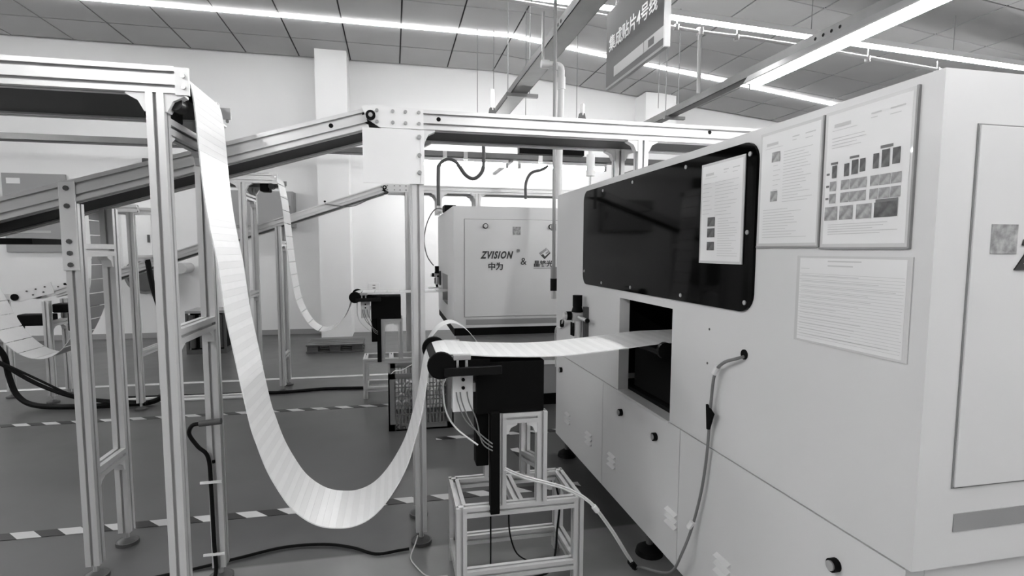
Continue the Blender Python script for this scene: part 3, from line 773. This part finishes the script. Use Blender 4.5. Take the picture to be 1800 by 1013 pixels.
        MB().box(x0 - 0.012, x0 + 0.08, y0 + 0.55, y0 + 0.75, zt, zt + 0.05).build('top_box', 'black', t)
    # front door, stripe, prints
    dx0, dz0, dz1 = x0 + 0.079, 0.765 if near else 0.717, 1.422
    MB().box(dx0 - 0.003, x1 - 0.06, y0 - 0.002, y0 + 0.002, dz0 - 0.003, dz1 + 0.003).build('door_gap', 'groove', t)
    d = MB().box(dx0, x1 - 0.063, y0 - 0.005, y0 + 0.002, dz0, dz1).build('front_panel', 'white_paint', t, bevel=0.001)
    MB().box(dx0 + 0.008, x1 - 0.06, y0 - 0.0015, y0 + 0.001, 0.677 if near else 0.655, 0.712 if near else 0.696).build('grey_stripe', 'stripe_grey', t)
    for kx in (0.23, 0.722):
        k0 = MB().cyl((x0 + kx, y0 - 0.005, 1.375), (x0 + kx, y0 - 0.018, 1.375), 0.019, 16).build('knob', 'black', d, shade=True)
        MB().cyl((x0 + kx, y0 - 0.018, 1.375), (x0 + kx, y0 - 0.021, 1.375), 0.014, 14).build('knob_face', 'steel', k0, shade=True)
    if near:
        MB().box(x0 + 0.118, x0 + 0.178, y0 - 0.0062, y0 - 0.005, 1.197, 1.25).build('photo_sticker', 'photo_mid', d)
    else:
        MB().box(x0 + 0.432, x0 + 0.492, y0 - 0.0062, y0 - 0.005, 1.312, 1.372).build('photo_sticker', 'photo_mid', d)
    yp = y0 - 0.0064; X, Z = (1, 0, 0), (0, 0, 1)
    zo = 0.022 if near else 0.0; xo = -0.02 if near else 0.0
    if near: text('ZVISION', 0.075, 'lettering', 'ink_dark', d, (x0 + 0.178, yp, 1.17), X, Z, 0.35, 0.0022, center=False, squash=0.72, space=1.2)
    else: text('ZVISION', 0.072, 'lettering', 'ink_dark', d, (x0 + 0.197, yp, 1.142), X, Z, 0.35, 0.0028, center=False, squash=0.72, space=1.2)
    text('®', 0.035, 'lettering', 'ink', d, (x0 + 0.475 + xo, yp, 1.185 + zo), X, Z)
    text('中为', 0.058, 'lettering', 'ink_dark', d, (x0 + 0.306 + xo, yp, 1.062 + zo), X, Z, 0, 0.0016)
    text('&', 0.075, 'lettering', 'ink_dark', d, (x0 + 0.515 + xo, yp, 1.095 + zo), X, Z)
    text('晶锋光', 0.05, 'lettering', 'ink_dark', d, (x0 + 0.665 + xo, yp, 1.084 + zo), X, Z, 0, 0.001)
    lx, lz = x0 + 0.676 + xo, 1.177 + zo
    MB().ext([(lx - 0.045, yp, lz + 0.003), (lx + 0.01, yp, lz + 0.042), (lx + 0.016, yp, lz + 0.026), (lx - 0.022, yp, lz - 0.004), (lx - 0.03, yp, lz - 0.012)], (0, 0.001, 0)).ext([(lx + 0.012, yp, lz + 0.043), (lx + 0.04, yp, lz + 0.014), (lx + 0.012, yp, lz - 0.004), (lx + 0.004, yp, lz + 0.004), (lx + 0.026, yp, lz + 0.018)], (0, 0.001, 0)).build('emblem', 'stripe_grey', d)
    MB().ext([(lx - 0.03, yp, lz - 0.013), (lx, yp, lz - 0.042), (lx + 0.045, yp, lz + 0.004), (lx + 0.04, yp, lz + 0.012), (lx + 0.002, yp, lz - 0.022), (lx - 0.012, yp, lz - 0.002)], (0, 0.001, 0)).build('emblem', 'ink_dark', d)
    MB().box(lx - 0.085, lx + 0.065, yp, yp + 0.001, 1.066 + zo, 1.072 + zo).build('small_print', 'stripe_grey', d)
    return t
M1 = machine(0.93, 0.785, 3.1, 3.05, 'near white placement machine with a smoked window and paper notices', True)
M2 = machine(0.424, 3.93, 1.85, 5.30, 'far white placement machine with printed logos seen under the conveyors', False)

# pressure regulators on the machine sides
def regulator(par, x, y, z, s=1.0, dirx=(-1, 0, 0)):
    n = Vector(dirx)
    P = lambda a, b, c: Vector((x + n.x * a * s, y - b * s, z + c * s))     # a out of the face, b towards the camera, c up
    body = MB().bar(P(0.0, 0, 0), P(0.075, 0, 0), 0.05 * s, 0.045 * s).build('air_regulator', 'steel', par, bevel=0.004)
    MB().cyl(P(0.042, 0, 0.022), P(0.042, 0, 0.05), 0.03 * s, 16, 0.022 * s).cyl(P(0.042, 0, 0.05), P(0.042, 0, 0.105), 0.024 * s, 18).build('regulator_knob', 'black', body, shade=True)
    MB().cyl(P(0.075, 0.0, 0.004), P(0.10, 0.0, 0.004), 0.022 * s, 18).build('gauge_case', 'black', body, shade=True)
    MB().cyl(P(0.10, 0.0, 0.004), P(0.112, 0.0, 0.004), 0.021 * s, 18).build('gauge_face', 'sheet', body, shade=True)
    b = MB().cyl(P(0.042, 0.0, -0.022), P(0.042, 0.0, -0.105), 0.026 * s, 14, 0.024 * s).build('filter_bowl', 'plate', body, shade=True)
    for bb in (-0.018, 0.0, 0.018):
        MB().box(P(0.064, 0, 0).x, P(0.070, 0, 0).x, y - bb * s - 0.004, y - bb * s + 0.004, z - 0.095 * s, z - 0.03 * s).build('bowl_slot', 'black', b)
    MB().cyl(P(0.042, 0, -0.105), P(0.042, 0, -0.15), 0.014 * s, 12).build('drain', 'black', body, shade=True)
    MB().cyl(P(0.042, 0.02, -0.002), P(0.042, 0.14, -0.004), 0.009 * s, 10).build('outlet_fitting', 'sheet', body, shade=True)
    MB().cyl(P(0.042, 0.14, -0.004), P(0.042, 0.148, -0.004), 0.011 * s, 10).build('fitting_end', 'black', body)
    MB().box(min(x, P(0.02, 0, 0).x), max(x, P(0.02, 0, 0).x), y - 0.05 * s, y - 0.02 * s, z - 0.11 * s, z + 0.05 * s).build('mount', 'dark_grey', body)
regulator(M1, 0.93, 2.56, 0.875)
MB().box(0.31, 0.424, 4.95, 5.15, 0.855, 0.862).build('side_shelf', 'white_plastic', M2)
regulator(M2, 0.424, 5.05, 0.97, 0.8)

# ------------------------------------------------------------------ paper notices on the near machine
def notice(y1, y0, z1, z0, x, label, sheetmat, bars, pics, frame=True, skew=0.0):
    """sheet on a plane of constant x; u runs from the far edge (0) to the near edge (1), v from the top down"""
    t = thing('paper_notice', label, 'notice', (x, (y0 + y1) / 2, z0), 'paper notices on the near machine')
    pt = lambda u, v, o: (x - o, y1 + (y0 - y1) * u, z1 + (z0 - z1) * v)
    def rect(m, u0, v0, u1, v1, o):
        m.quad(pt(u0, v0, o), pt(u0, v1, o), pt(u1, v1, o), pt(u1, v0, o))
    MB().box(x - 0.003, x, y0, y1, z0, z1).build('sleeve', 'sleeve', t)
    m = MB(); rect(m, 0.035, 0.025, 0.965, 0.975, 0.0035); m.build('sheet', sheetmat, t)
    if frame:
        MB().box(x - 0.006, x, y0 - 0.004, y0, z0 - 0.003, z1).box(x - 0.006, x, y0, y1, z0 - 0.004, z0).build('sleeve_edge', 'stripe_grey', t)
    m1, m2 = MB(), MB()
    for u0, v0, u1, v1, k in bars:
        rect(m2 if k else m1, u0, v0, u1, v1, 0.0042)
    if m1.v: m1.build('print', 'ink_light', t)['kind'] = 'stuff'
    if m2.v: m2.build('print', 'ink', t)['kind'] = 'stuff'
    for u0, v0, u1, v1, k in pics:
        m = MB(); rect(m, u0, v0, u1, v1, 0.0045); m.build('photo_print', 'photo_dark' if k else 'photo_mid', t)
    return t
def lines(u0, u1, v0, v1, n, h=0.0045, jit=0.5, k=0):
    return [(u0, v0 + (v1 - v0) * i / max(1, n - 1), u1 - (u1 - u0) * jit * random.random(), v0 + (v1 - v0) * i / max(1, n - 1) + h, k) for i in range(n)]
head = [(0.12, 0.10, 0.32, 0.125, 0), (0.10, 0.145, 0.4, 0.149, 0), (0.55, 0.09, 0.66, 0.10, 0), (0.55, 0.12, 0.62, 0.126, 0), (0.75, 0.09, 0.9, 0.10, 0), (0.75, 0.13, 0.86, 0.136, 0)]
notice(1.520, 1.310, 1.458, 1.164, 0.9205, 'A4 notice sheet taped on the smoked window of the near machine', 'paper',
       head + lines(0.06, 0.3, 0.2, 0.5, 8) + lines(0.36, 0.9, 0.2, 0.52, 11) + lines(0.45, 0.92, 0.56, 0.92, 16),
       [(0.2, 0.54, 0.38, 0.63, 1), (0.2, 0.65, 0.38, 0.74, 1), (0.2, 0.785, 0.38, 0.87, 1)], False)
notice(1.262, 1.052, 1.497, 1.213, 0.93, 'A4 notice in a clear sleeve right beside the smoked window', 'paper',
       head + lines(0.42, 0.92, 0.2, 0.62, 18) + lines(0.25, 0.38, 0.3, 0.55, 7) + lines(0.1, 0.85, 0.68, 0.92, 11),
       [(0.22, 0.185, 0.36, 0.27, 0), (0.22, 0.52, 0.34, 0.61, 0)])
pics = []
for u, v, w, h in ((0.12, 0.40, 0.06, 0.09), (0.27, 0.40, 0.06, 0.09), (0.36, 0.385, 0.075, 0.10), (0.455, 0.385, 0.06, 0.09), (0.60, 0.37, 0.06, 0.10), (0.69, 0.355, 0.08, 0.115), (0.80, 0.355, 0.075, 0.105)):
    pics.append((u, v, u + w, v + h, 1))
for v in (0.515, 0.605):
    for u, w in ((0.10, 0.08), (0.24, 0.1), (0.35, 0.1), (0.45, 0.09), (0.58, 0.09), (0.68, 0.11), (0.80, 0.1)):
        pics.append((u, v, u + w, v + 0.07, 0))
for u, w, k in ((0.05, 0.16, 0), (0.24, 0.16, 0), (0.44, 0.17, 0), (0.64, 0.24, 1)):
    pics.append((u, 0.70, u + w, 0.80, k))
notice(1.046, 0.832, 1.499, 1.209, 0.93, 'A4 notice in a clear sleeve full of small product photos', 'paper',
       head + lines(0.1, 0.7, 0.2, 0.27, 4) + lines(0.1, 0.9, 0.83, 0.90, 5) + [(0.1, 0.375, 0.19, 0.392, 1), (0.33, 0.355, 0.44, 0.372, 1), (0.67, 0.325, 0.8, 0.345, 1), (0.05, 0.45, 0.09, 0.465, 1), (0.05, 0.54, 0.09, 0.555, 1), (0.05, 0.63, 0.09, 0.645, 1), (0.65, 0.68, 0.88, 0.70, 1)], pics)
notice(1.113, 0.820, 1.190, 0.992, 0.93, 'landscape checklist sheet on the near machine below the two sleeved notices', 'paper',
       [(0.32, 0.05, 0.62, 0.065, 0), (0.32, 0.10, 0.55, 0.115, 0), (0.05, 0.14, 0.14, 0.147, 0)] + lines(0.04, 0.96, 0.2, 0.93, 24, 0.004, 0.02) + lines(0.06, 0.9, 0.22, 0.9, 12, 0.006, 0.6), [], False)

# ------------------------------------------------------------------ cables on and around the near machine
t = thing('power_cable', 'grey cable hanging from the near machine down to the floor with a black tag', 'cable', (0.915, 1.4, 0.3))
MB().tube([(0.935, 1.298, 0.915), (0.912, 1.305, 0.908), (0.908, 1.36, 0.885), (0.908, 1.40, 0.845), (0.912, 1.42, 0.76), (0.915, 1.43, 0.68), (0.916, 1.44, 0.58), (0.914, 1.46, 0.46), (0.908, 1.495, 0.33), (0.885, 1.51, 0.24), (0.888, 1.57, 0.145), (0.893, 1.66, 0.085), (0.878, 1.77, 0.04), (0.862, 1.805, 0.02)], 0.0046, 8, 6).build('cable', 'cable_grey', t, shade=True)
MB().ext([(0.904, 1.435, 0.745), (0.904, 1.400, 0.725), (0.904, 1.420, 0.672), (0.904, 1.428, 0.672)], (0.008, 0, 0)).build('tag', 'black', t)
for p, q in (((0.908, 1.388, 0.868), (0.908, 1.402, 0.845)), ((0.907, 1.488, 0.355), (0.901, 1.50, 0.33))):
    MB().cyl(p, q, 0.009, 10).build('tie', 'white_plastic', t)
t = thing('paired_cable', 'pale pair of cables slanting from the near stand down to the floor', 'cable', (0.66, 1.75, 0.15))
for k in (0, 1):
    o = k * 0.008
    MB().tube([(0.862 + o, 1.805, 0.014), (0.84 + o, 1.78, 0.055), (0.81 + o, 1.77, 0.10), (0.755 + o, 1.77, 0.19), (0.69 + o, 1.77, 0.282), (0.655, 1.77, 0.318 + o), (0.61, 1.77, 0.347 + o), (0.56, 1.77, 0.372 + o), (0.50, 1.773, 0.392 + o), (0.42, 1.775, 0.42 + o), (0.36, 1.765, 0.455 + o)], 0.0035, 6, 6).build('cable', 'pipe_white', t, shade=True)
MB().cyl((0.700, 1.77, 0.272), (0.685, 1.77, 0.292), 0.010, 8).build('tie', 'white_plastic', t)
MB().cyl((0.868, 1.81, 0.018), (0.835, 1.778, 0.062), 0.012, 10).build('connector', 'black', t)
single(MB().tube([(-0.98, 2.10, 0.008), (-0.747, 2.154, 0.008), (-0.6, 2.20, 0.008), (-0.445, 2.245, 0.008), (-0.29, 2.235, 0.008), (-0.176, 2.186, 0.008), (-0.085, 2.12, 0.008), (0.003, 2.125, 0.008), (0.045, 2.13, 0.008)], 0.006, 8, 6), 'floor_cable', 'rubber', 'black cable lying in a bow on the floor below the strip loop', 'cable', shade=True)
single(MB().tube([(0.08, 2.13, 0.06), (0.07, 2.125, 0.03), (0.05, 2.07, 0.006), (0.07, 2.0, 0.006), (0.11, 1.93, 0.006), (0.18, 1.92, 0.006)], 0.0025, 6, 6), 'thin_wire', 'pipe_white', 'thin pale wire on the floor by the middle post foot', 'wire', shade=True)
t = thing('post_cable', 'black cable tied along the near conveyor rear post', 'cable', (-0.62, 2.05, 0))
MB().tube([(-0.665, 2.045, 0.595), (-0.69, 2.04, 0.59), (-0.70, 2.04, 0.56), (-0.675, 2.04, 0.515), (-0.645, 2.045, 0.47), (-0.64, 2.045, 0.35), (-0.638, 2.045, 0.15), (-0.635, 2.04, 0.05), (-0.66, 2.03, 0.012), (-0.75, 2.04, 0.008)], 0.007, 8, 6).build('cable', 'rubber', t, shade=True)
MB().cyl((-0.665, 2.035, 0.597), (-0.595, 2.035, 0.602), 0.011, 12).build('sensor', 'dark_grey', t, shade=True)
MB().cyl((-0.628, 2.045, 0.45), (-0.628, 2.045, 0.46), 0.005, 6).build('sensor_mount', 'black', t)
for z in (0.38, 0.115):
    MB().box(-0.672, -0.602, 2.034, 2.04, z, z + 0.008).build('cable_tie', 'white_plastic', t)
t = thing('base_cable', 'dark cables looping inside the near stand base', 'cable', (0.5, 1.92, 0.05))
MB().tube([(0.42, 1.9, 0.30), (0.405, 1.9, 0.25), (0.41, 1.91, 0.15), (0.44, 1.92, 0.06), (0.5, 1.93, 0.012)], 0.003, 6, 5).build('cable', 'rubber', t)
MB().tube([(0.60, 1.95, 0.30), (0.615, 1.95, 0.22), (0.60, 1.93, 0.13), (0.585, 1.9, 0.06), (0.55, 1.86, 0.012), (0.48, 1.84, 0.010)], 0.004, 6, 5).build('cable', 'rubber', t)
MB().tube([(0.325, 1.84, 0.29), (0.325, 1.84, 0.08), (0.322, 1.84, 0.012)], 0.003, 6, 3).build('cable', 'rubber', t)
t = thing('air_hose', 'thin clear air hose from the near machine regulator', 'hose', (0.9, 2.7, 0.8))
MB().tube([(0.85, 2.56, 0.885), (0.852, 2.62, 0.89), (0.87, 2.72, 0.86), (0.90, 2.85, 0.80), (0.925, 2.95, 0.76), (0.93, 3.07, 0.73), (0.95, 3.12, 0.5)], 0.004, 6, 6).build('hose', 'pipe_white', t, shade=True)
MB().cyl((0.90, 2.845, 0.815), (0.907, 2.87, 0.785), 0.012, 10).build('connector', 'black', t)

# ------------------------------------------------------------------ crate, pallet and things near the back wall
t = thing('plastic_crate', 'tall grey mesh crate of strip scraps standing on the floor behind the loop', 'crate', (0.17, 3.8, 0))
cx0, cx1, cy0, cy1, ch = -0.045, 0.385, 3.62, 3.98, 0.385
MB().box(cx0, cx1, cy0, cy1, 0.0, 0.012).build('base', 'crate_grey', t)
def crate_side(p, d, n, L):
    p, d = Vector(p), Vector(d)
    m = MB()
    def seg(a, b, z0, z1, th=0.008):
        A_, B_ = p + d * a, p + d * b
        m.ext([A_, B_, B_ + Vector(n) * th, A_ + Vector(n) * th], (0, 0, 0)) if False else None
        m.ext([(A_.x, A_.y, z0), (B_.x, B_.y, z0), (B_.x + n[0] * th, B_.y + n[1] * th, z0), (A_.x + n[0] * th, A_.y + n[1] * th, z0)], (0, 0, z1 - z0))
    seg(0, L, ch - 0.035, ch, 0.012); seg(0, L, 0.0, 0.045, 0.010)
    seg(0, 0.045, 0.0, ch, 0.010); seg(L - 0.045, L, 0.0, ch, 0.010)
    for k in range(1, 5): seg(0.04, L - 0.04, 0.045 + k * 0.061, 0.051 + k * 0.061)
    nb = int((L - 0.09) / 0.022)
    for k in range(nb + 1): seg(0.045 + k * (L - 0.09) / nb - 0.003, 0.045 + k * (L - 0.09) / nb + 0.003, 0.03, ch - 0.02)
    seg(L * 0.5 - 0.035, L * 0.5 + 0.035, 0.19, 0.28, 0.009)
    return m.build('mesh_side', 'crate_grey', t)
crate_side((cx0, cy0, 0), (1, 0, 0), (0, 1), cx1 - cx0)
crate_side((cx0, cy1 - 0.01, 0), (1, 0, 0), (0, 1), cx1 - cx0)
crate_side((cx0, cy0, 0), (0, 1, 0), (1, 0), cy1 - cy0)
crate_side((cx1 - 0.01, cy0, 0), (0, 1, 0), (1, 0), cy1 - cy0)
text('Kin', 0.055, 'lettering', 'ink_dark', t, (cx0 + 0.075, cy0 - 0.002, 0.008), (1, 0, 0), (0, 0, 1), offset=0.001)
for i in range(26):
    x = cx0 + 0.05 + random.random() * 0.29; y = cy0 + 0.06 + random.random() * 0.22; a = (random.random() - 0.5) * 0.06
    z = 0.16 + random.random() * 0.16
    ribbon([(x, y, 0.014), (x + a, y, z * 0.5), (x + a * 2, y, z * 0.85), (x + a * 2 + 0.03, y, z), (x + a * 2 + 0.055, y, z * 0.8), (x + a * 2 + 0.06, y, 0.02)], 0.045, 'strip_scrap', 'board', 'white scrap of board strip standing in the grey crate', 'scrap', group='strip scraps in the crate')
ribbon([(-0.03, 3.66, 0.375), (0.0, 3.66, 0.40), (0.05, 3.66, 0.405), (0.1, 3.67, 0.43), (0.16, 3.68, 0.445), (0.2, 3.69, 0.43)], 0.012, 'loose_strap', 'board', 'thin white strap lying across the crate rim', 'strap', th=0.004)

t = thing('pallet', 'small low wooden pallet on the floor before the pillar', 'pallet', (-0.66, 6.88, 0))
for x in (-0.93, -0.68, -0.43):
    for y in (6.60, 6.78, 6.94):
        MB().box(x - 0.06, x + 0.06, y, y + 0.08, 0.02, 0.085).build('block', 'wood', t)
for y in (6.59, 6.77, 6.93):
    MB().box(-1.0, -0.36, y, y + 0.1, 0.0, 0.02).build('skid_board', 'wood', t)
for k in range(4):
    MB().box(-1.0, -0.36, 6.58 + k * 0.118, 6.58 + k * 0.118 + 0.095, 0.085, 0.1).build('deck_board', 'wood', t)
t = thing('transformer_box', 'dark open frame transformer box on the floor near the back wall', 'transformer', (-2.1, 7.0, 0))
MB().box(-2.32, -1.9, 6.8, 7.2, 0.47, 0.50).build('top_plate', 'grey_paint', t)
MB().box(-2.32, -1.9, 6.8, 7.2, 0.0, 0.05).build('base', 'dark_grey', t)
MB().box(-2.28, -1.94, 6.84, 7.16, 0.05, 0.47).build('core', 'black', t)
for x in (-2.27, -2.16, -2.05, -1.97):
    MB().cyl((x + 0.01, 6.83, 0.07), (x + 0.01, 6.83, 0.45), 0.035, 12).build('coil', 'dark_grey', t, shade=True)
for x in (-2.32, -1.925):
    MB().box(x, x + 0.025, 6.8, 6.825, 0.05, 0.47).build('corner_post', 'dark_grey', t)

# ------------------------------------------------------------------ wall mounted things
t = thing('notice_board', 'large grey notice board on the back wall at far left', 'notice board', (-4.45, 8.18, 1.15))
MB().box(-4.80, -4.10, 8.165, 8.19, 1.157, 2.15).build('panel', 'grey_paint', t)
MB().box(-4.75, -4.60, 8.162, 8.165, 2.02, 2.09).build('white_print', 'white_plastic', t)
MB().box(-4.6, -4.25, 8.162, 8.165, 1.75, 1.82).box(-4.7, -4.3, 8.162, 8.165, 1.4, 1.43).build('pale_print', 'sign_band', t)
def wall_box(x0, x1, z0, z1, dep, label, m='grey_paint'):
    t = thing('wall_cabinet', label, 'cabinet', ((x0 + x1) / 2, YB - dep, z0), 'cabinets on the back wall')
    MB().box(x0, x1, YB - dep, YB, z0, z1).build('body', m, t, bevel=0.01)
    d = MB().box(x0 + 0.02, x1 - 0.02, YB - dep - 0.015, YB - dep, z0 + 0.02, z1 - 0.02).build('door', m, t, bevel=0.006)
    MB().box(x1 - 0.07, x1 - 0.045, YB - dep - 0.03, YB - dep - 0.015, (z0 + z1) / 2 - 0.05, (z0 + z1) / 2 + 0.05).build('handle', 'dark_grey', d)
    return t
wall_box(-2.16, -1.32, 1.50, 1.99, 0.2, 'wide grey electrical cabinet on the wall behind the far strip')
wall_box(-3.44, -3.05, 0.95, 1.72, 0.2, 'narrow grey electrical cabinet on the wall between the slim posts', 'plate')
wall_box(-3.18, -2.95, 2.22, 2.38, 0.12, 'small dark box on the wall just under the cable tray', 'dark_grey')
t = thing('wall_fan', 'round dark fan unit at the wall below the narrow cabinet', 'fan', (-3.0, 8.0, 0.55))
MB().cyl((-3.12, 7.85, 0.86), (-3.12, 8.2, 0.86), 0.24, 24).build('housing', 'tray', t, shade=True)
MB().cyl((-3.12, 7.83, 0.86), (-3.12, 7.86, 0.86), 0.20, 24).build('grille', 'dark_grey', t, shade=True)
MB().cyl((-2.72, 7.9, 0.95), (-2.72, 8.2, 0.95), 0.07, 24).build('outlet', 'steel', t, shade=True)
t = thing('wall_socket', 'small white wall socket below the far stand roller', 'socket', (-0.28, 8.19, 0.7))
MB().box(-0.36, -0.2, 8.185, 8.2, 0.60, 0.72).build('plate', 'white_plastic', t, bevel=0.003)
for dz in (0.64, 0.68):
    MB().box(-0.3, -0.26, 8.183, 8.186, dz, dz + 0.012).build('slot', 'dark_grey', t)

# ------------------------------------------------------------------ hoses and cables on the left
single(MB().tube([(-2.9, 4.72, 0.50), (-2.84, 4.72, 0.40), (-2.82, 4.72, 0.25), (-2.76, 4.70, 0.10), (-2.62, 4.66, 0.03), (-2.3, 4.6, 0.022), (-2.0, 4.6, 0.022), (-1.82, 4.62, 0.03), (-1.72, 4.64, 0.12), (-1.69, 4.66, 0.32), (-1.73, 4.66, 0.6), (-1.80, 4.66, 0.9), (-1.83, 4.66, 1.12)], 0.02, 8, 6), 'black_hose', 'rubber', 'thick black hose drooping along the floor behind the left posts', 'hose', shade=True)
for k, (dz, dy) in enumerate(((0.0, 0.0), (-0.03, 0.04))):
    single(MB().tube([(-3.0, 4.62 + dy, 0.46 + dz), (-2.85, 4.62 + dy, 0.40 + dz), (-2.6, 4.6 + dy, 0.26 + dz * 2), (-2.35, 4.58 + dy, 0.12 + dz), (-2.1, 4.56 + dy, 0.05), (-1.85, 4.55 + dy, 0.03)], 0.009 + 0.006 * k, 8, 5), 'black_cable', 'rubber', ('thinner' if k == 0 else 'thicker') + ' black cable sloping down behind the left posts', 'cable', shade=True)
single(MB().box(-3.02, -2.9, 4.66, 4.80, 0.42, 0.52), 'cable_clamp', 'black', 'black clamp gathering cables at the far left edge', 'clamp', bevel=0.02)
single(MB().tube([(-2.15, 4.85, 0.012), (-1.43, 4.80, 0.012), (-1.15, 4.81, 0.012), (-0.93, 4.78, 0.012), (-0.6, 4.83, 0.012), (-0.26, 4.80, 0.012)], 0.013, 8, 6), 'floor_cable', 'rubber', 'black cable along the floor below the distant strip loop', 'cable', shade=True)
single(MB().tube([(-0.55, 4.82, 1.58), (-0.35, 4.80, 1.56), (-0.2, 4.80, 1.62), (-0.06, 4.81, 1.69)], 0.004, 6, 5), 'thin_cable', 'cable_grey', 'thin cable sagging under the far rising conveyor', 'cable', shade=True)
single(MB().tube([(0.36, 5.05, 1.06), (0.30, 5.03, 1.15), (0.275, 5.0, 1.3), (0.30, 4.9, 1.45), (0.36, 4.75, 1.55), (0.44, 4.65, 1.535)], 0.005, 6, 6), 'thin_hose', 'cable_grey', 'thin hose curving up the left side of the far machine', 'hose', shade=True)
t = thing('cable_trunking', 'short black trunking under the near conveyor before the back tray', 'trunking', (1.37, 6.0, 2.26))
MB().box(1.37, 2.12, 5.95, 6.05, 2.265, 2.335).build('body', 'black', t)
MB().box(1.37, 2.12, 5.945, 6.055, 2.335, 2.342).build('lid', 'dark_grey', t)
for x in (1.45, 2.04):
    MB().cyl((x, 6.0, 2.342), (x, 6.0, zceil(x)), 0.004, 6).build('hanger_rod', 'pipe_grey', t)
